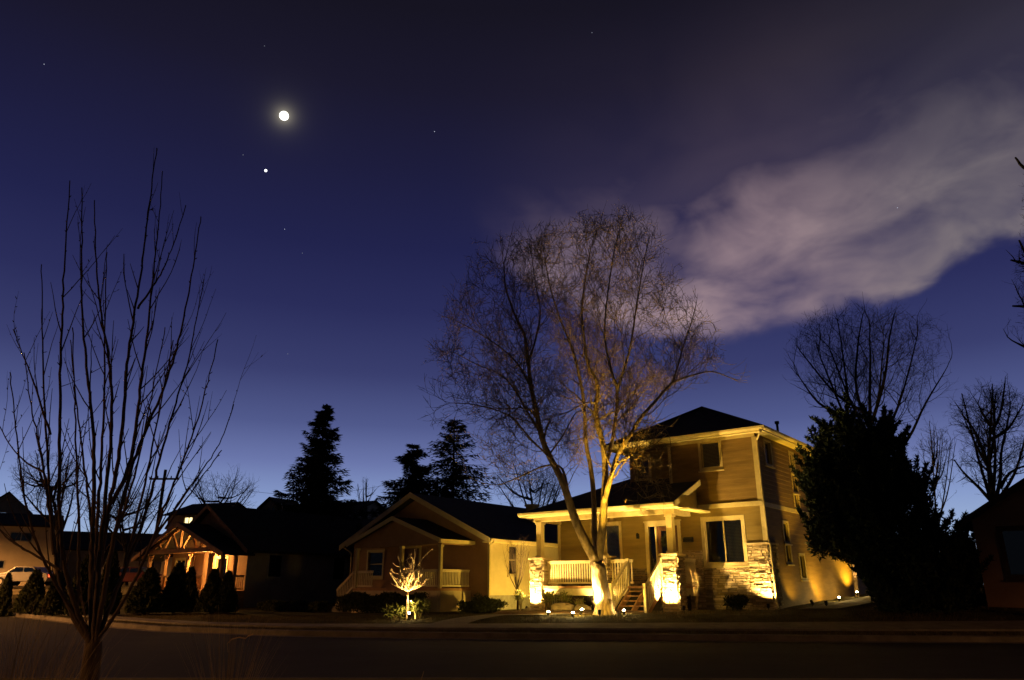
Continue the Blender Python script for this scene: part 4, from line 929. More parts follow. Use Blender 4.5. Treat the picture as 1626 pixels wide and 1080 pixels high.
for k in range(17):
    a = k * 2.4; e_ = R(rq3.uniform(-8, 25)) if k < 10 else R(rq3.uniform(35, 80)); orn(bL + Vector((-.01, 0, .88 + rq3.uniform(0, .12 if k < 10 else .3))), Vector((math.cos(a) * math.cos(e_), math.sin(a) * math.cos(e_), math.sin(e_))), rq3.uniform(.55, .9) if k < 10 else rq3.uniform(.7, 1.2), .024, 0)
plant_tree('ornamental_tree', bL, 'small bare ornamental tree glowing in a spotlight before the bungalow', 'tree', [('trunk', big, 'bark'), ('crown', small, 'bark')])
b2 = Vector((*xy(LW(-10.4, -1.2)), 0)); b2.z = gz(b2.x, b2.y)
big, small = MB(), MB()
rq2 = random.Random(9)
big.tube([b2, b2 + Vector((.02, 0, .6)), b2 + Vector((0, 0, .95))], [.05, .04, .04], 8)
for k in range(13):
    a = k * 2.4; tp = b2 + Vector((0, 0, .85 + rq2.uniform(-.1, .15))); s_ = rq2.uniform(.3, .8)
    pts = [tp, tp + Vector((math.cos(a) * s_ * .45, math.sin(a) * s_ * .45, .5)), tp + Vector((math.cos(a) * s_ * .8, math.sin(a) * s_ * .8, 1.1)), tp + Vector((math.cos(a) * s_, math.sin(a) * s_, 1.5 + rq2.uniform(0, .5)))]
    big.tube(pts, [.02, .014, .009, .004], 5, cap=False)
    for j in range(6):
        q = pts[1 + j % 2].lerp(pts[2 + j % 2], rq2.random()); small.tube([q, q + Vector((rq2.gauss(0, .1), rq2.gauss(0, .1), .25)), q + Vector((rq2.gauss(0, .16), rq2.gauss(0, .16), .55))], [.006, .005, .002], 4, cap=False)
plant_tree('vase_shaped_tree', b2, 'slender vase shaped bare tree against the yellow lit bungalow side wall', 'tree', [('trunk', big, 'bark2'), ('crown', small, 'bark2')])
b3 = onz(1361, 946, .9); b3 = at(1361, 946, 33.5); b3.z = gz(b3.x, 33.5)
small_tree('ornamental_tree', b3, 3.0, .9, 1.5, 90, .1, 'small crooked bare tree with a blazing lit trunk beside the dark evergreen', 33, tw=120, tr=.012, step=.16)

# ---------------------------------------------------------------- conifers
def leafball(mb, c, r, n, rg, sz=.12, up=.3, sq=(1, 1, 1)):
    for _ in range(n):
        d = Vector((rg.gauss(0, 1), rg.gauss(0, 1), rg.gauss(0, 1))).normalized() * r * rg.random() ** .45
        p = Vector(c) + Vector((d.x * sq[0], d.y * sq[1], d.z * sq[2]))
        a = (d.normalized() + Vector((rg.gauss(0, .5), rg.gauss(0, .5), rg.gauss(up, .5)))).normalized(); b = a.orthogonal().normalized(); b = (b + a.cross(b) * rg.uniform(-2, 2)).normalized()
        s_ = sz * rg.uniform(.6, 1.4); mb.add([p - b * s_ * .35, p + b * s_ * .35, p + a * s_ * 1.5], [(0, 1, 2)])
def spruce(label, px, top_v, Y, halfw_px, seed, tiers=22, dens=1., sag=.25, irregular=.25, m='needle', base_v=930, lo=.12):
    rg = random.Random(seed); t_ = at(px, top_v, Y); b = Vector((t_.x, Y, gz(t_.x, Y))); Ht = t_.z - b.z
    rw = halfw_px / F * Y * 1.35
    tr, cr_ = MB(), MB(); tr.tube([b, b + Vector((0, 0, Ht * .5)), b + Vector((0, 0, Ht * .99))], [Ht * .018, Ht * .011, .02], 8)
    nt2 = int(tiers)
    for i in range(nt2):
        f = (i + rg.uniform(-.3, .3)) / nt2; f = max(0, min(.985, f)); z = lo * Ht + f * (1 - lo) * Ht
        nb_ = 7 if f < .8 else 5
        for k in range(nb_):
            a = rg.uniform(0, 6.283); L_ = rw * (1 - f) ** .85 * rg.uniform(1 - irregular * 1.6, 1 + irregular) + .15
            d = Vector((math.cos(a), math.sin(a), 0)); fz = max(0, min(.985, f + rg.uniform(-.6, .6) / nt2)); L_ = rw * (1 - fz) ** .85 * rg.uniform(1 - irregular * 1.6, 1 + irregular) + .15; p0 = b + Vector((0, 0, lo * Ht + fz * (1 - lo) * Ht)); n_ = max(3, int(L_ / .35)); pts = []
            for q in range(n_ + 1):
                s_ = q / n_; pts.append(p0 + d * L_ * s_ + Vector((0, 0, L_ * (-sag * 1.5 * s_ + sag * 1.1 * s_ ** 2.5) + (.25 * L_ * s_ if f > .75 else 0))))
            tr.tube(pts, [.03 * (1 - .8 * q / n_) + .006 for q in range(n_ + 1)], 4, cap=False)
            for q in range(n_):
                for _ in range(int(60 * dens)):
                    s_ = rg.random(); p = pts[q].lerp(pts[q + 1], s_); wd = .5 * (1 - (q + s_) / n_ * .6) * min(1, L_ / 1.2)
                    sd = Vector((-d.y, d.x, 0)) * rg.choice((-1, 1)); off = sd * rg.random() * wd + Vector((0, 0, -rg.random() ** 2 * .55 * min(1, L_ / 2)))
                    aa = (sd * rg.uniform(.2, 1) + d * .7 + Vector((0, 0, rg.uniform(-.6, .25)))).normalized(); p = p + off; bb = aa.cross(Vector((rg.gauss(0, .4), rg.gauss(0, .4), 1))).normalized(); ss = rg.uniform(.12, .3)
                    cr_.add([p - bb * ss * .28, p + bb * ss * .28, p + aa * ss * 1.5], [(0, 1, 2)])
    return plant_tree('spruce_tree', b, label, 'tree', [('trunk', tr, 'twig2'), ('crown', cr_, m)], 'spruce trees behind the houses')
spruce('tallest dark spruce with ragged drooping branches above the dark roof', 517, 640, 55, 62, 41, 36, .7, .5, .42)
spruce('shorter dark spruce just behind the left slope of the bungalow roof', 657, 704, 52, 78, 42, 27, .6, .1, .3)
spruce('open spruce behind the bungalow roof whose tip meets the big tree branches', 722, 662, 50, 98, 43, 30, .26, .15, .25)

# big evergreen mass
rg = random.Random(50); ev, evt = MB(), MB(); Ye = 25.5
bE = at(1425, 985, Ye); bE.z = gz(bE.x, Ye)
outline = [(1298, 730), (1308, 705), (1322, 704), (1326, 680), (1340, 664), (1350, 660), (1362, 684), (1378, 690), (1392, 664), (1404, 690), (1418, 708), (1436, 712), (1442, 744), (1456, 768), (1464, 800), (1488, 820), (1508, 842), (1535, 868), (1552, 910), (1572, 960), (1575, 990), (1400, 990), (1400, 955), (1385, 915), (1345, 885), (1300, 880), (1290, 850), (1306, 820), (1288, 790), (1294, 760)]
cands = attract(outline, Ye, 2.3, 330, 51)
for p in cands:
    r_ = rg.uniform(.22, .42); leafball(ev, p, r_, 170, rg, .1, .6, (1, 1, 1.3))
    out = Vector((p.x - bE.x, (p.y - bE.y) * .6, 0)); out = (out.normalized() if out.length > .1 else Vector((0, 0, 0))) * .5 + Vector((rg.gauss(0, .35), rg.gauss(0, .35), 1)); out.normalize()
    for j in range(12): leafball(ev, p + out * (r_ * .3 + j * .085), .13 - j * .01, 15, rg, .085, 1.1)
for k in range(26):
    c = rg.choice(cands); evt.tube([bE + Vector((rg.gauss(0, .2), rg.gauss(0, .2), 0)), bE.lerp(c, .5) + Vector((0, 0, .3)), c], [.09, .06, .02], 5)
plant_tree('evergreen_tree', bE, 'huge black evergreen mass between the two storey house and the right house', 'tree', [('trunk', evt, 'twig2'), ('crown', ev, 'needle')])

# conical evergreens (one built, the rest copied)
rg = random.Random(60); c1, c2 = MB(), MB(); c2.tube([(0, 0, 0), (0, 0, 1.7)], [.05, .015], 6)
for _ in range(6500):
    f = rg.random() ** .75; f = 1 - f; z = .05 + f * 1.95; a = rg.uniform(0, 6.283); rr = (.52 * (1 - f) ** .8 + .03) * (1 + .16 * math.sin(a * 3 + z * 4) + .1 * math.sin(a * 7 - z * 9)) * rg.uniform(.72, 1.05)
    p = Vector((math.cos(a) * rr, math.sin(a) * rr, z)); d = Vector((math.cos(a) * .5 + rg.gauss(0, .3), math.sin(a) * .5 + rg.gauss(0, .3), .9)).normalized(); b_ = d.cross(Vector((rg.gauss(0, 1), rg.gauss(0, 1), rg.gauss(0, 1)))).normalized(); s_ = rg.uniform(.05, .11)
    c1.add([p - b_ * s_ * .35, p + b_ * s_ * .35, p + d * s_ * 1.5], [(0, 1, 2)])
c1.lathe((0, 0, 0), [(.34, .06), (.36, .4), (.2, 1.1), (.05, 1.7)], 10)
cones = [(5, 908, 966, 13, 'conical evergreen cut by the left edge of the photo'), (49, 903, 948, 21, 'conical evergreen in front of the pale house behind the timber edged bed'), (86, 905, 974, 18, 'round topped conical evergreen right of the timber edged bed'),
  (128, 880, 972, 22, 'tall conical evergreen directly behind the left stems of the young tree'), (168, 872, 972, 20, 'tall conical evergreen directly behind the right stems of the young tree'), (232, 900, 968, 27, 'wide conical evergreen at the left end of the truss porch'),
  (277, 893, 967, 25, 'tallest of the four conical evergreens in front of the truss porch'), (297, 899, 965, 17, 'narrow conical evergreen tucked close against its taller neighbour'), (335, 902, 965, 20, 'conical evergreen in front of the right porch post'), (358, 905, 965, 17, 'small conical evergreen at the right end of the evergreen row')]
ce = None
for u, vt, vb, hw, lab in cones:
    Yc = 36 if u < 200 else 37; b = onz(u, vb, .3); b = at(u, 960, min(Yc, max(33, b.y))); b.z = gz(b.x, b.y); t_ = at(u, vt, b.y); h_ = (t_.z - b.z) / 2.1; w_ = hw / F * b.y / .55
    if ce is None:
        ce = empty('conical_evergreen', (0, 0, 0), 0, lab, 'evergreen', 'row of conical evergreens'); c1.build('foliage', 'arbor', ce, fix=False); c2.build('stem', 'twig2', ce)
        ce.location = b; ce.scale = (w_, w_, h_)
    else: copy_tree(ce, b, rg.uniform(0, 6), (w_, w_, h_), lab)

# ---------------------------------------------------------------- shrubs, grasses, small plants
def shrub(name, b, r_, h_, n, m, label, seed, sz=.07, stems=14, cat='shrub', group=None, bare=False):
    rg = random.Random(seed); e = empty(name, b, 0, label, cat, group); s_ = MB(); f = MB()
    for k in range(stems):
        a = rg.uniform(0, 6.28); q = Vector((math.cos(a), math.sin(a), 0)) * r_ * rg.uniform(.3, 1); p = [Vector((0, 0, 0)), q * .5 + Vector((0, 0, h_ * .5)), q + Vector((0, 0, h_ * rg.uniform(.7, 1)))]
        s_.tube(p, [.01, .007, .003], 4, cap=False)
        for j in range(5):
            o_ = p[1].lerp(p[2], rg.random()); s_.tube([o_, o_ + Vector((rg.gauss(0, .08), rg.gauss(0, .08), rg.uniform(.05, .2)))], [.004, .002], 3, cap=False)
        if not bare: leafball(f, p[2].lerp(p[1], rg.random() * .7), r_ * .45, n // stems, rg, sz)
    s_.build('stem', 'twig', e, fix=False)
    if not bare: f.build('foliage', m, e, fix=False)
    return e
def gb_(x, y): return Vector((x, y, gz(x, y)))
def lw_(s, t): v = LW(s, t); return gb_(v.x, v.y)
shrub('leafy_shrub', bL + Vector((.42, .1, 0)), .35, .55, 900, 'leaf', 'yellow green shrub glowing right of the small spotlit tree', 1)
shrub('leafy_shrub', bL + Vector((-.45, .15, 0)), .38, .35, 600, 'leaf', 'low straggly shrub glowing left of the small spotlit tree', 2, stems=10)
shrub('twiggy_shrub', lw_(-9.7, -1.9), .32, .85, 300, 'leaf', 'twiggy golden shrub against the left side of the leftmost stone pier', 3, .05)
shrub('leafy_shrub', lw_(-8.1, -2.2), .3, .75, 500, 'leaf', 'golden leafy shrub under the porch railing near the leftmost stone pier', 4, .06)
shrub('twiggy_shrub', lw_(-7.3, -2.2), .35, .7, 260, 'leaf', 'twiggy golden shrub under the middle of the porch railing', 5, .06)
shrub('twiggy_shrub', lw_(-6.6, -2.25), .25, .45, 200, 'leaf', 'small low shrub between the railing and the big tree', 6, .05)
shrub('bare_shrub', lw_(-2.75, -2.9), .35, 2.1, 0, 'leaf', 'tall wispy bare shrub reaching up beside the right stone pier', 7, stems=9, bare=True)
shrub('bare_shrub', lw_(-2.15, -1.6), .3, 1.4, 0, 'leaf', 'bare stemmed shrub in the dark below the stone wall right of the piers', 8, stems=10, bare=True)
shrub('leafy_shrub', lw_(-1.0, -1.0), .4, .4, 900, 'arbor', 'low dark shrub at the foot of the stone corner', 9)
shrub('leafy_shrub', lw_(2.9, 5.6), .5, .5, 700, 'leaf', 'low shrub lit yellow beside the house side path', 10)
shrub('leafy_shrub', lw_(3.3, 7.6), .5, .7, 700, 'leaf', 'leafy shrub further back along the lit side path', 11)
k_ = lw_(-12.3, -1.3); shrub('leafy_shrub', k_, .3, .6, 700, 'arbor', 'dark spiky shrub at the lit corner of the bungalow', 12)
shrub('leafy_shrub', lw_(-11.8, -.6), .25, .35, 500, 'arbor', 'small dark shrub against the bungalow foundation', 13)
# hedge before the bungalow
def hedge(name, s0, s1, t, h, dpt, label, seed, n=9000, m='arbor'):
    rg = random.Random(seed); e = empty(name, lw_((s0 + s1) / 2, t), -TH, label, 'hedge'); f = MB(); L_ = s1 - s0
    for _ in range(n):
        x = rg.uniform(-.5, .5) * L_; y = rg.uniform(-.5, .5) * dpt; z = rg.random() ** .6 * h * (.88 + .12 * math.sin(x * 3 + y)); p = Vector((x, y, z)); a = Vector((rg.gauss(0, .7), rg.gauss(0, .7), rg.gauss(.4, .6))).normalized(); b = a.orthogonal().normalized(); s_ = rg.uniform(.05, .1)
        f.add([p - b * s_ * .4, p + b * s_ * .4, p + a * s_ * 1.4], [(0, 1, 2)])
    f.build('foliage', m, e, fix=False); q = MB()
    for k in range(int(L_ * 4)): x = (k + .5) / (L_ * 4) * L_ - L_ / 2; q.tube([(x, 0, 0), (x + .05, .02, h * .8)], [.015, .006], 4)
    q.build('stem', 'twig2', e); return e
hedge('hedge', -19.3, -14.0, -3.2, .85, .8, 'dark clipped hedge hiding the foot of the bungalow porch', 21)
hedge('hedge', -11.4, -9.9, -3.4, .5, .9, 'short low dark hedge beside the front path left of the spotlights', 22, 4000)
hedge('hedge', -26.5, -21.5, -2.6, .5, .8, 'low dark hedge beside the craftsman house side wall', 23, 5000)
# mulch bed under the big tree
mb = MB(); cen = LW(-7.0, -3.2)
pts_ = []
for k in range(28):
    a = 2 * math.pi * k / 28; s_ = -6.6 + 3.4 * math.cos(a) * (1 + .1 * math.sin(3 * a)); t_ = -3.6 + 1.5 * math.sin(a); v = LW(s_, t_); pts_.append(v)
c0 = LW(-6.6, -3.6); mb.v.append((c0.x, c0.y, gz(c0.x, c0.y) + .1))
for f in (.5, .85, 1):
    for v in pts_: x, y = c0.x + (v.x - c0.x) * f, c0.y + (v.y - c0.y) * f; mb.v.append((x, y, gz(x, y) + {.5: .1, .85: .08, 1: -.04}[f] + random.uniform(-.01, .01)))
for k in range(28):
    mb.f.append((0, 1 + k, 1 + (k + 1) % 28))
    for j in range(2): a = 1 + j * 28 + k; b = 1 + j * 28 + (k + 1) % 28; mb.f.append((a, b, b + 28, a + 28))
tag(mb.build('mulch_bed', 'mulch'), kind='structure')
def boulder(p, r_, label, seed):
    rg = random.Random(seed); m_ = MB(); vs = []; n1, n2 = 7, 10
    prof = []
    for i in range(n1):
        ph = -math.pi / 2 + math.pi * i / (n1 - 1)
        for k in range(n2):
            th = 2 * math.pi * k / n2; q = r_ * (1 + rg.uniform(-.13, .13)); vs.append((q * math.cos(ph) * math.cos(th) * 1.25, q * math.cos(ph) * math.sin(th), q * math.sin(ph) * .65 + r_ * .35))
    fs = [(i * n2 + k, i * n2 + (k + 1) % n2, (i + 1) * n2 + (k + 1) % n2, (i + 1) * n2 + k) for i in range(n1 - 1) for k in range(n2)]
    m_.add(vs, fs); o = m_.build('boulder', 'rock', smooth=False); o.location = p; tag(o, label, 'boulder', 'boulders in the mulch bed')
boulder(lw_(-6.9, -3.0), .38, 'rounded boulder behind the two glowing ground lamps', 1); boulder(lw_(-6.2, -2.7), .28, 'smaller boulder tight against the left of the big tree trunk', 2); boulder(lw_(-8.3, -3.2), .2, 'small stone beside the lamp next to the leftmost pier', 3)
# bare ground cover (dry lawn)
rg = random.Random(77); gq = MB()
for _ in range(26000):
    x = rg.uniform(-16, 22); y = rg.uniform(0, 1) ** 1.3 * 9 + kerbY(x) + .2
    s_, t_ = WL(x, y)
    if t_ > -.2 and -9.1 < s_ < .3: continue
    if 1.1 < y - kerbY(x) - .16 < 2.7: continue
    z = gz(x, y); a = rg.uniform(0, 6.28); h_ = rg.uniform(.03, .09); w_ = .006
    gq.add([(x - w_, y, z - .02), (x + w_, y, z - .02), (x + math.cos(a) * h_ * .6, y + math.sin(a) * h_ * .6, z + h_)], [(0, 1, 2)])
tag(gq.build('lawn_grass', 'turf', fix=False), 'short dry winter grass over the lawns', 'grass', kind='stuff')
# ornamental dry grass by the camera
def tuft(b, n, h, sp, label, seed, curl=False):
    rg = random.Random(seed); m_ = MB()
    for _ in range(n):
        a = rg.uniform(0, 6.28); r0 = rg.random() * .08; l = h * rg.uniform(.5, 1.05); lean = rg.random() ** .8 * sp; d = Vector((math.cos(a), math.sin(a), 0)); p = [Vector((math.cos(a) * r0, math.sin(a) * r0, 0))]
        for k in range(1, 6): f = k / 5; p.append(p[0] + d * lean * f ** 1.6 * l + Vector((0, 0, l * f * (1 - .25 * lean * f))))
        sd = Vector((-d.y, d.x, 0)) * .0022 * rg.uniform(.6, 1.3); vs = []
        for k, q in enumerate(p): w_ = 1 - .8 * k / 5; vs += [q - sd * w_, q + sd * w_]
        m_.add(vs, [(2 * k, 2 * k + 1, 2 * k + 3, 2 * k + 2) for k in range(5)])
    if curl:
        q = [Vector(c) for c in curl]; sd = Vector((0, .002, .004)); vs = []
        for c in q: vs += [c - sd, c + sd]
        m_.add(vs, [(2 * k, 2 * k + 1, 2 * k + 3, 2 * k + 2) for k in range(len(q) - 1)])
    o = m_.build('grass_clump', 'straw', fix=False); o.location = b; tag(o, label, 'ornamental grass', 'dry ornamental grass clumps beside the camera')
Yg = 5.0
bt = Vector((at(366, 1080, Yg).x, Yg, .1)); 
cl = [at(u, v, Yg) - bt for u, v in ((362, 1036), (361, 1022), (368, 1015), (380, 1012), (390, 1014), (394, 1010), (402, 1007))]
tuft(bt, 150, 1.0, .42, 'dry grass clump with one pale curled blade at the bottom centre left', 1, cl)
for k, (u, Y_, h_, lab) in enumerate([(15, 4.6, 1.05, 'dry grass clump in the bottom left corner of the photo'), (70, 5.1, .95, 'dry grass clump between the corner clump and the young tree'), (112, 4.7, .8, 'dry grass clump directly left of the young tree trunk'), (205, 5.2, .55, 'low dry grass clump directly right of the young tree trunk')]):
    tuft(Vector((at(u, 1060, Y_).x, Y_, .1)), 150, h_, .5, lab, 10 + k)
for k, (u, lab) in enumerate([(655, 'low leafy weed tip poking up at the bottom edge of the photo'), (690, 'taller leafy weed tip right of the other at the bottom edge')]):
    b = Vector((at(u, 1080, 4.2).x, 4.2, .1)); shrub('weed', b, .06, .56 + .05 * k, 60, 'leaf', lab, 80 + k, .018, 4, 'weed')

# ---------------------------------------------------------------- timber edged bed, retaining wall
b = onz(0, 968, .3); 
q = MB()
P4 = [gb_(*xy(onz(8, 967, .3))), gb_(*xy(onz(66, 966, .3))), gb_(*xy(onz(72, 948, .35))), gb_(*xy(onz(24, 948, .35)))]
e = empty('planting_bed', P4[0], 0, 'timber edged planting bed on the lawn at far left', 'planting bed')
m_ = MB()
for a_, c_ in zip(P4, P4[1:] + P4[:1]): m_.bar(a_ - P4[0] + Vector((0, 0, .12)), c_ - P4[0] + Vector((0, 0, .12)), .14, .26)
m_.build('edging', 'timber', e); m_ = MB(); m_.add([p - P4[0] + Vector((0, 0, .16)) for p in P4], [(0, 1, 2, 3)]); m_.build('soil', 'mulch', e)
e = empty('retaining_wall', (-30, 53, 1.2), R(3), 'low pale retaining wall below the cross street at left', 'wall')
m_ = MB(); m_.box(-30, 8, 0, .4, -1.4, .12); m_.build('wall', 'brick', e); m_ = MB(); m_.box(-30.1, 8.1, -.05, .45, .12, .2); m_.build('coping', 'conc', e)

fe = empty('gap_blocking_fence', lw_(1.0, 12.6), -TH, 'added dark board fence blocking the bright sky gap behind the evergreen', 'fence')  # fence added to cover the bright horizon showing beside the evergreen
m_ = MB()
for k in range(44): m_.box(k * .15, k * .15 + .14, 0, .02, -.2, 2.2 + random.uniform(-.015, .015))
m_.build('boards', 'wood', fe)
for z_ in (.4, 1.8): m_ = MB(); m_.box(0, 6.6, .022, .06, z_, z_ + .09); m_.build('rail', 'wood', fe)
for k in range(4): m_ = MB(); m_.box(k * 2.18, k * 2.18 + .1, .062, .16, -.2, 2.25); m_.build('post', 'wood', fe)
# ---------------------------------------------------------------- cars on the cross street
def car(loc, rz, paint, label):
    e = empty('passing_car', loc, rz, label, 'car', 'cars on the cross street')
    b = MB(); prof = [(-2.2, .35), (-2.25, .65), (-2.1, .92), (-1.5, 1.0), (-.95, 1.38), (.35, 1.42), (1.05, .98), (1.95, .86), (2.22, .65), (2.2, .35)]
    for y0, y1 in ((-.82, .82),): b.prism([p for p in prof], y0, y1)
    for x in (-1.35, 1.35): b.box(x - .42, x + .42, -.86, .86, .5, .78)
    o = b.build('body', paint, e); bv = o.modifiers.new('b', 'BEVEL'); bv.width = .05; bv.segments = 2
    for sg in (-1, 1):
        w_ = MB(); w_.prism([(-1.35, 1.02), (-.88, 1.32), (-.3, 1.34), (-.3, 1.02)], sg * .826, sg * .832); w_.prism([(-.22, 1.02), (-.22, 1.34), (.3, 1.34), (.85, 1.02)], sg * .826, sg * .832); w_.build('side_window', 'glass', e)
    for sx in (-1.35, 1.35):
        for sg in (-1, 1):
            t_ = MB(); t_.tube([(sx, sg * .7, .33), (sx, sg * .88, .33)], .33, 18); wo = t_.build('wheel', 'rubber', e); t_ = MB(); t_.tube([(sx, sg * .86, .33), (sx, sg * .89, .33)], .2, 12); t_.build('rim', 'grey', wo)
    for sg in (-.6, .6):
        h_ = MB(); h_.lathe((2.19, sg, .62), [(.02, -.09), (.09, -.05), (.1, .05), (.03, .09)], 10); h_.build('headlight', 'head', e)
        h_ = MB(); h_.box(-2.3, -2.24, sg - .16, sg + .16, .68, .82); h_.build('tail_light', 'tail', e)
    h_ = MB(); h_.prism([(1.1, .97), (.4, 1.4), (.37, 1.38), (1.07, .95)], -.72, .72); h_.build('windscreen', 'glass', e)
    return e
for u, Y_, rz, pnt, lab in ((40, 58, 176, 'carpaint2', 'silver car with lights on in front of the pale plaster house'), (207, 60, 176, 'carpaint', 'red car with lights on passing between the conical evergreens'), (337, 61.5, -4, 'carpaint2', 'silver car with lights on passing behind the truss porch')):
    p = at(u, 925, Y_); car(Vector((p.x, Y_, 1.36)), R(rz), pnt, lab)

# ---------------------------------------------------------------- utility pole and wire
pt_ = at(263, 746, 56); b = Vector((pt_.x, 56, gz(pt_.x, 56)))
e = empty('utility_pole', b, 0, 'thin utility pole with crossarm behind the truss porch roof', 'utility pole'); h_ = pt_.z - b.z
m_ = MB(); m_.tube([(0, 0, 0), (0, 0, h_)], [.16, .11], 10); m_.build('pole', 'wood', e)
m_ = MB(); m_.box(-1.1, 1.1, -.06, .06, h_ - .75, h_ - .62); m_.build('crossarm', 'wood', e)
for x in (-1, -.5, .5, 1): m_ = MB(); m_.lathe((x, 0, h_ - .62), [(.03, 0), (.06, .05), (.03, .12), (.05, .16)], 8); m_.build('insulator', 'metal', e)
wv = MB(); p0 = b + Vector((1, 0, h_ - .46)); p1 = at(640, 765, 60)
wv.tube([p0.lerp(p1, k / 16) - Vector((0, 0, 1.2 * math.sin(math.pi * k / 16))) for k in range(17)], .014, 4); wv.build('wire', 'metal', e).location = -b

# ---------------------------------------------------------------- lamps
WARM = (1, .57, .045)
HOT = (1, .64, .19)
def fixture(p, aim, power, label, size=75, blend=.6, glow=True, color=WARM, dome=True, name='landscape_spotlight', hl=.16, rad=.03):
    p = Vector(p); e = empty(name, p, 0, label, 'spotlight', 'landscape spotlights around the lit house'); aim = (Vector(aim) - p).normalized()
    m_ = MB(); m_.tube([(0, 0, -.08), (0, 0, hl - .06)], .012, 6); m_.build('stake', 'metal', e)
    c = Vector((0, 0, hl)); m_ = MB(); m_.tube([c - aim * .09, c - aim * .07, c + aim * .05], [.03, .05, .055], 12); m_.build('housing', 'metal', e)
    m_ = MB(); m_.tube([c + aim * .052, c + aim * .07], [.048, .03], 12); 
    if dome: m_.lathe((0, 0, hl + .02), [(.03, -.03), (.05, 0), (.045, .03), (.018, .048)], 10)
    m_.build('lens', 'lens' if dome else 'grey', e)
    l = bpy.data.lights.new('spot_beam', 'SPOT'); l.energy = power; l.color = color; l.spot_size = R(size); l.spot_blend = blend; l.shadow_soft_size = rad
    o = bpy.data.objects.new('spot_beam', l); col.objects.link(o); o.parent = e; o.location = c + aim * .09; o.rotation_euler = aim.to_track_quat('-Z', 'Y').to_euler()
    if dome:
        l2 = bpy.data.lights.new('lamp_glow', 'POINT'); l2.energy = 40; l2.color = (1, .66, .2); l2.shadow_soft_size = .03; o2 = bpy.data.objects.new('lamp_glow', l2); col.objects.link(o2); o2.parent = e; o2.location = (0, 0, hl + .12)
    return e
def lg(s, t, u=0): v = lw_(s, t); v.z += u; return v
T0 = trunk[0]
K = 1.0
fixture(lg(-9.0, -2.42), LW(-8.96, -1.75, 1.7), 1900 * K, 'spotlight at the foot of the leftmost stone pier', 120, dome=False, color=HOT)
fixture(lg(-6.0, -2.42), LW(-5.95, -1.75, 1.5), 400 * K, 'spotlight at the foot of the middle stone pier behind the big tree', 120, dome=False, color=HOT)
fixture(lg(-3.05, -2.42), LW(-3.0, -1.75, 1.7), 2200 * K, 'spotlight at the foot of the right stone pier', 120, dome=False, color=HOT)
fixture(lg(-.02, -.45), LW(-.12, -.05, 2.4), 900 * K, 'spotlight hidden at the foot of the stone house corner', 125, dome=False, color=HOT)
fixture(gb_(T0.x - .8, T0.y - .3), (T0.x + .0, T0.y, 1.25), 3000 * K, 'ground spotlight just left of the big tree aimed up its trunk', 66, color=HOT)
fixture(gb_(T0.x - .35, T0.y - 1.5), (T0.x + .75, T0.y + .2, 9), 6500 * K, 'spotlight on the lawn in front of the big tree aimed into its crown', 34, dome=False)
fixture(gb_(T0.x + .6, T0.y - .3), LW(-4.0, -1.5, 3.5), 90 * K, 'small glowing ground lamp just right of the big tree trunk', 110, hl=.1)
v = onz(910, 976, .42); fixture(gb_(v.x, v.y), LW(-5.8, 0, 4.0), 260 * K, 'bright ground lamp midway between the leftmost pier and the big tree', 110, hl=.1)
v = onz(871, 976, .38); fixture(gb_(v.x, v.y), LW(-8.3, -1.2, 3.0), 250 * K, 'ground lamp just right of the leftmost stone pier', 120, hl=.1)
fixture(lg(-9.8, .7), LW(-12.65, 1.7, 2.4), 760 * K, 'spotlight between the two houses aimed at the bungalow side wall', 135, dome=False, color=(1, .61, .085))
fixture(lg(.95, 4.6), LW(.0, 6.2, 3), 230 * K, 'bright spotlight on the side path beside the house side wall', 155, hl=.12)
fixture(lg(.8, 1.7), LW(.0, 2.2, 2.0), 60 * K, 'dim spotlight low against the house side wall near the front corner', 130, dome=False)
fixture(lg(.8, 9.5), LW(0, 9.5, 4), 500 * K, 'spotlight at the rear of the house side wall behind the evergreen', 140, dome=False)
fixture(bL + Vector((.12, -.4, 0)), bL + Vector((0, 0, 1.3)), 1200 * K, 'spotlight at the foot of the small ornamental tree before the bungalow', 70, color=(1, .6, .17))
fixture(b3 + Vector((-.3, -.7, 0)), b3 + Vector((0, 0, 1.6)), 500 * K, 'spotlight at the foot of the crooked little tree by the evergreen', 60, color=(1, .6, .18))
fixture(lg(-2.0, -2.9), LW(-1.9, -.35, 6.9), 480 * K, 'spotlight on the lawn aimed up at the eaves above the window', 58, dome=False)
fixture(lg(1.5, 1.0), LW(.5, 4.2, 6.8), 1300 * K, 'added spotlight on the side path that brightens the long side eave', 44, dome=False)  # extra lamp added to make the right-hand eave glow
# curved white marker stake beside the small tree
m_ = MB(); m_.tube([(.3, -.05, 0), (.28, -.05, .2), (.22, -.05, .42), (.12, -.05, .6)], [.025, .028, .028, .02], 8); o = m_.build('garden_stake', 'white'); o.location = bL; tag(o, 'curved white stake leaning beside the small spotlit tree', 'stake')

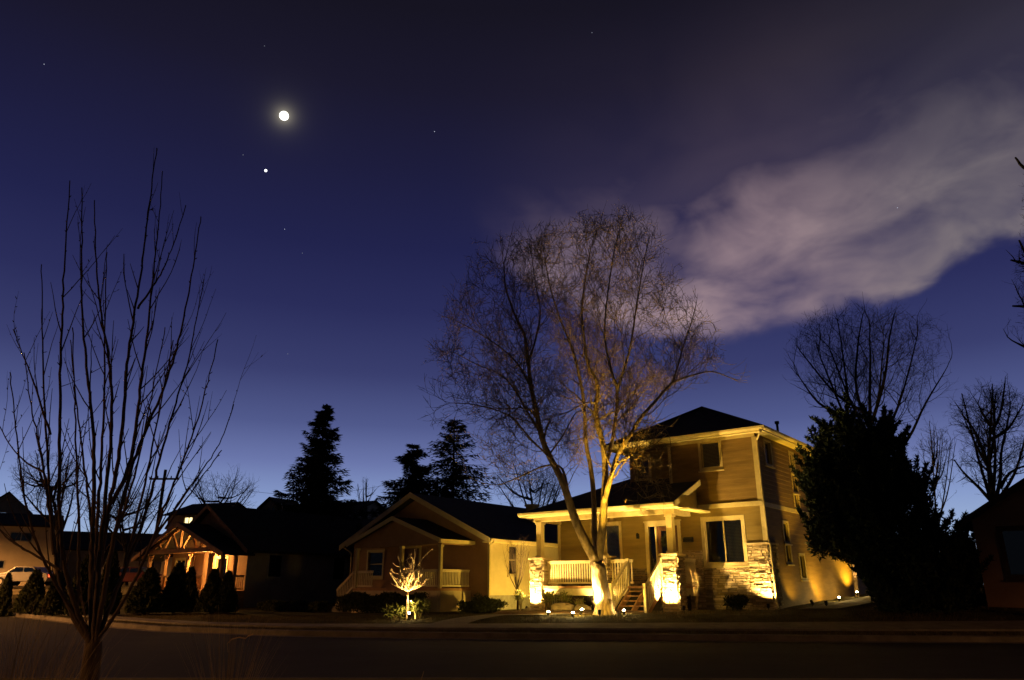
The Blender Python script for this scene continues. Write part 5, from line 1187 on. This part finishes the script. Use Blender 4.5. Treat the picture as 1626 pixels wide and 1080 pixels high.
# street lamps outside the frame, the cross street and right ones added for light
def street_lamp(b, power, label, h=7.5, arm=(1.4, -.6), sz=.12):
    e = empty('street_lamp', b, 0, label, 'street lamp', 'street lamps'); m_ = MB(); m_.tube([(0, 0, 0), (0, 0, h * .5), (0, 0, h)], [.1, .08, .06], 12); m_.build('pole', 'metal', e)
    m_ = MB(); m_.tube([(0, 0, h - .2), (arm[0] * .5, arm[1] * .5, h + .12), (arm[0], arm[1], h + .1)], .035, 8); m_.build('arm', 'metal', e)
    m_ = MB(); m_.lathe((arm[0], arm[1], h), [(.18, 0), (.2, .06), (.12, .16), (.04, .2)], 14); hd = m_.build('lamp_head', 'grey', e)
    m_ = MB(); m_.lathe((arm[0], arm[1], h - .06), [(.05, -.06), (.13, -.02), (.16, .05)], 12); m_.build('lens', 'lens', hd)
    l = bpy.data.lights.new('lamp_light', 'SPOT'); l.energy = power; l.color = (1, .41, .1); l.spot_size = R(165); l.spot_blend = .4; l.shadow_soft_size = sz
    o = bpy.data.objects.new('lamp_light', l); col.objects.link(o); o.parent = e; o.location = (arm[0], arm[1], h - .15)
street_lamp(Vector((-34, 24, 0)), 36000, 'street lamp on the kerb beyond the left edge of the photo')
street_lamp(Vector((-52, 50, 1.2)), 85000, 'added unseen street lamp at far left that lights the pale house')  # lamp added out of view to light the pale house and retaining wall
street_lamp(Vector((-19, 0, 0)), 5000, 'street lamp on the near side of the street behind the camera', arm=(1.2, .3))
street_lamp(Vector((27, -3, 0)), 16000, 'added unseen street lamp at the right that brightens the gabled house', arm=(-1.2, .8))  # lamp added out of view to brighten the house at the right edge
pl2 = bpy.data.lights.new('porch_light', 'POINT'); pl2.energy = 600; pl2.color = (1, .5, .12); pl2.shadow_soft_size = .08
o = bpy.data.objects.new('porch_light', pl2); col.objects.link(o); o.parent = C.e; v = (am + 1.6 + C.off[0], cf - .8 + C.off[1], 2.8 + C.off[2]); o.location = v

# ---------------------------------------------------------------- moon, planet, stars
def ball(name, u, v, dist, r_, col_, s_, label, cat, group=None, sq=1):
    m_ = MB(); n1, n2 = 12, 20
    vs = [(r_ * math.cos(-math.pi / 2 + math.pi * i / n1) * math.cos(2 * math.pi * k / n2), r_ * math.cos(-math.pi / 2 + math.pi * i / n1) * math.sin(2 * math.pi * k / n2), r_ * math.sin(-math.pi / 2 + math.pi * i / n1)) for i in range(n1 + 1) for k in range(n2)]
    m_.add(vs, [(i * n2 + k, i * n2 + (k + 1) % n2, (i + 1) * n2 + (k + 1) % n2, (i + 1) * n2 + k) for i in range(n1) for k in range(n2)])
    o = m_.build(name, emis(name + '_glow', col_, s_), smooth=True); d = Vector(ray(u, v)).normalized(); o.location = Vector((0, 0, EYE)) + d * dist; o.scale = (1, 1, sq); return tag(o, label, cat, group)
D = 3000
ball('moon', 451, 184, D, 17, (1, .97, .85), 3, 'bright white moon high in the dusk sky at left', 'moon')
ball('planet', 422, 271, D, 5.2, (.95, .97, 1), 2.2, 'small brilliant planet just below the moon', 'planet')
for u, v, s_ in ((70, 102, .5), (690, 209, .7), (452, 364, .6), (386, 246, .25), (1425, 330, .6), (480, 402, .25), (940, 52, .3), (457, 562, .25), (420, 73, .2)):
    ball('star', u, v, D, 1.5, (.75, .8, 1), s_, 'faint pinpoint star in the dark dusk sky', 'star', 'faint stars')

# ---------------------------------------------------------------- sky
wd = bpy.data.worlds.new('World'); scn.world = wd; wd.use_nodes = True; nt = wd.node_tree; N = nt.nodes; Lk = nt.links; N.clear()
def nd(t, **k):
    n_ = N.new(t)
    for a, b in k.items(): setattr(n_, a, b)
    return n_
def math_(op, a, b=None, c=None, clamp=False):
    n_ = nd('ShaderNodeMath', operation=op); n_.use_clamp = clamp
    for i, x in enumerate((a, b, c)):
        if x is None: continue
        if isinstance(x, (int, float)): n_.inputs[i].default_value = x
        else: Lk.new(x, n_.inputs[i])
    return n_.outputs[0]
tc = nd('ShaderNodeTexCoord'); sep = nd('ShaderNodeSeparateXYZ'); Lk.new(tc.outputs['Generated'], sep.inputs[0])
X_, Y__, Z_ = sep.outputs
el = math_('ARCSINE', Z_); az = math_('ARCTAN2', X_, Y__)
def lin(c): return tuple((x / 255 / 12.92) if x / 255 <= .04045 else ((x / 255 + .055) / 1.055) ** 2.4 for x in c)
def elev(u, v): r_ = Vector(ray(u, v)).normalized(); return math.asin(r_.z), math.atan2(r_.x, r_.y)
ramp = nd('ShaderNodeValToRGB'); cr_ = ramp.color_ramp
stops = [(-.05, (60, 66, 85))] + [(elev(813, v)[0], c) for v, c in ((925, (163, 178, 203)), (860, (156, 178, 213)), (800, (134, 154, 201)), (740, (106, 118, 170)), (680, (80, 89, 139)), (600, (57, 62, 109)), (500, (42, 45, 90)), (400, (33, 35, 76)), (280, (29, 29, 61)), (150, (26, 24, 44)), (20, (22, 20, 33)))] + [(1.3, (14, 14, 24))]
for i, (e_, c) in enumerate(stops):
    pos = (e_ + .1) / 1.5
    el_ = cr_.elements[i] if i < 2 else cr_.elements.new(pos)
    el_.position = pos; el_.color = (*lin(c), 1)
Lk.new(math_('DIVIDE', math_('ADD', el, .1), 1.5), ramp.inputs[0])
# cloud streak
def fcurve(src, pts, lo, hi):
    """piecewise value over src via a colour ramp (values scaled 0..1)"""
    r_ = nd('ShaderNodeValToRGB'); a0_, a1_ = pts[0][0], pts[-1][0]
    for i, (a, v) in enumerate(pts):
        pos = (a - a0_) / (a1_ - a0_); e_ = r_.color_ramp.elements[i] if i in (0,) else (r_.color_ramp.elements[-1] if i == len(pts) - 1 else r_.color_ramp.elements.new(pos))
        e_.position = pos; q = (v - lo) / (hi - lo); e_.color = (q, q, q, 1)
    Lk.new(math_('DIVIDE', math_('SUBTRACT', src, a0_), a1_ - a0_, clamp=True), r_.inputs[0])
    sp_ = nd('ShaderNodeSeparateColor'); Lk.new(r_.outputs[0], sp_.inputs[0])
    return math_('MULTIPLY_ADD', sp_.outputs[0], hi - lo, lo)
# noise in sky coordinates, stretched along the streak
cmb = nd('ShaderNodeCombineXYZ'); Lk.new(az, cmb.inputs[0]); Lk.new(el, cmb.inputs[1])
def noise(scale, det, stretch, rot, off=0, rough=.55, dist=0):
    mp = nd('ShaderNodeMapping'); mp.inputs['Rotation'].default_value = (0, 0, rot); mp.inputs['Scale'].default_value = (*stretch, 1); mp.inputs['Location'].default_value = (off, off * .7, 0)
    Lk.new(cmb.outputs[0], mp.inputs[0]); n_ = nd('ShaderNodeTexNoise'); n_.inputs['Scale'].default_value = scale; n_.inputs['Detail'].default_value = det; n_.inputs['Roughness'].default_value = rough; n_.inputs['Distortion'].default_value = dist
    Lk.new(mp.outputs[0], n_.inputs['Vector']); return n_.outputs['Fac']
n1 = noise(6.5, 4, (1, 1.9), R(-20), 3.1, .5, .5); n2 = noise(3.4, 3, (1, 2.2), R(-18), 7.7, .5, .4); n3 = noise(19, 4, (1, 1.8), R(-30), 1.3, .5, .5)
lowpts = [elev(u, v) for u, v in ((740, 400), (960, 528), (1060, 540), (1150, 543), (1260, 523), (1400, 494), (1470, 462), (1520, 415), (1580, 394), (1626, 386), (1850, 340))]
uppts = [elev(u, v) for u, v in ((740, 300), (960, 325), (1060, 330), (1150, 295), (1260, 245), (1400, 180), (1520, 125), (1626, 80), (1850, 0))]
vals = [p[0] for p in lowpts + uppts]
low = fcurve(az, [(a, e_) for e_, a in lowpts], 0, 1); upp = fcurve(az, [(a, e_) for e_, a in uppts], 0, 1)
def sstep(x, a, b):
    m_ = nd('ShaderNodeMapRange', interpolation_type='SMOOTHSTEP'); Lk.new(x, m_.inputs[0]); m_.inputs[1].default_value = a; m_.inputs[2].default_value = b; return m_.outputs[0]
lowd = math_('SUBTRACT', math_('ADD', el, math_('MULTIPLY', math_('SUBTRACT', n1, .5), math_('MULTIPLY_ADD', sstep(az, .32, .5), .09, .02))), low)
m_low = sstep(math_('ADD', lowd, math_('MULTIPLY', math_('SUBTRACT', n3, .5), .03)), -.008, .034)
upd = math_('SUBTRACT', upp, math_('ADD', el, math_('MULTIPLY', math_('SUBTRACT', n2, .5), .16)))
m_up = sstep(upd, -.07, .14)
m_left = sstep(math_('ADD', az, math_('MULTIPLY', math_('SUBTRACT', n2, .5), .2)), -.06, .2)
body = math_('MULTIPLY_ADD', n1, 2.2, math_('MULTIPLY_ADD', n2, 1.2, math_('MULTIPLY_ADD', n3, .45, -1.36)), clamp=True)
edge = math_('MULTIPLY', sstep(lowd, -.004, .012), math_('SUBTRACT', 1, sstep(lowd, .02, .09)))
dens = math_('MULTIPLY', math_('MULTIPLY', m_low, m_up), math_('MULTIPLY', m_left, math_('ADD', math_('MULTIPLY', body, .8), math_('MULTIPLY', edge, .22), clamp=True)), clamp=True)
# thin veil above
veil = math_('MULTIPLY', math_('MULTIPLY', sstep(upd, -.28, .1), m_low), math_('MULTIPLY', sstep(az, -.12, .5), math_('MULTIPLY_ADD', n2, .4, -.08)), clamp=True)
dens2 = math_('MAXIMUM', dens, veil)
ccol = nd('ShaderNodeValToRGB'); ccol.color_ramp.elements[0].position = 0; ccol.color_ramp.elements[0].color = (*lin((172, 146, 150)), 1); ccol.color_ramp.elements[1].position = 1; ccol.color_ramp.elements[1].color = (*lin((132, 122, 124)), 1)
Lk.new(sstep(az, .3, .62), ccol.inputs[0])
mx = nd('ShaderNodeMix', data_type='RGBA'); Lk.new(dens2, mx.inputs[0]); Lk.new(ramp.outputs[0], mx.inputs[6]); Lk.new(ccol.outputs[0], mx.inputs[7])
# aureole of the moon in thin air
md = Vector(ray(451, 184)).normalized(); dt = nd('ShaderNodeVectorMath', operation='DOT_PRODUCT'); Lk.new(tc.outputs['Generated'], dt.inputs[0]); dt.inputs[1].default_value = md
ang = math_('ARCCOSINE', math_('MINIMUM', dt.outputs['Value'], .9999999))
au = math_('ADD', math_('MULTIPLY', math_('EXPONENT', math_('MULTIPLY', ang, -170)), .5), math_('MULTIPLY', math_('EXPONENT', math_('MULTIPLY', ang, -50)), .018))
nsid = math_('MULTIPLY_ADD', sstep(Y__, .0, .75), .93, .07)
ns = nd('ShaderNodeVectorMath', operation='SCALE'); Lk.new(mx.outputs[2], ns.inputs[0]); Lk.new(nsid, ns.inputs['Scale'])
gl = nd('ShaderNodeMix', data_type='RGBA', blend_type='ADD'); gl.inputs[0].default_value = 1; Lk.new(ns.outputs[0], gl.inputs[6])
gc = nd('ShaderNodeVectorMath', operation='SCALE'); gc.inputs[0].default_value = (1, .9, .62); Lk.new(au, gc.inputs['Scale']); Lk.new(gc.outputs[0], gl.inputs[7])
bg = nd('ShaderNodeBackground'); bg.inputs[1].default_value = 1; Lk.new(gl.outputs[2], bg.inputs[0]); ow = nd('ShaderNodeOutputWorld'); Lk.new(bg.outputs[0], ow.inputs[0])
# faint moonlight
sl = bpy.data.lights.new('moonlight', 'SUN'); sl.energy = .004; sl.angle = R(.5); sl.color = (.85, .9, 1)
so_ = bpy.data.objects.new('moonlight', sl); col.objects.link(so_); so_.rotation_euler = (-md).to_track_quat('-Z', 'Y').to_euler(); so_.location = (0, 0, 40)

# ---------------------------------------------------------------- camera and render settings
cam = bpy.data.cameras.new('camera'); cam.sensor_width = 36; cam.lens = F / 1626 * 36; cam.clip_end = 8000; cam.clip_start = .05
co = bpy.data.objects.new('camera', cam); col.objects.link(co); co.location = (0, 0, EYE); co.rotation_euler = (math.pi / 2 + PITCH, 0, 0); scn.camera = co
scn.view_settings.view_transform = 'Standard'; scn.view_settings.look = 'None'; scn.view_settings.exposure = 0; scn.view_settings.gamma = 1
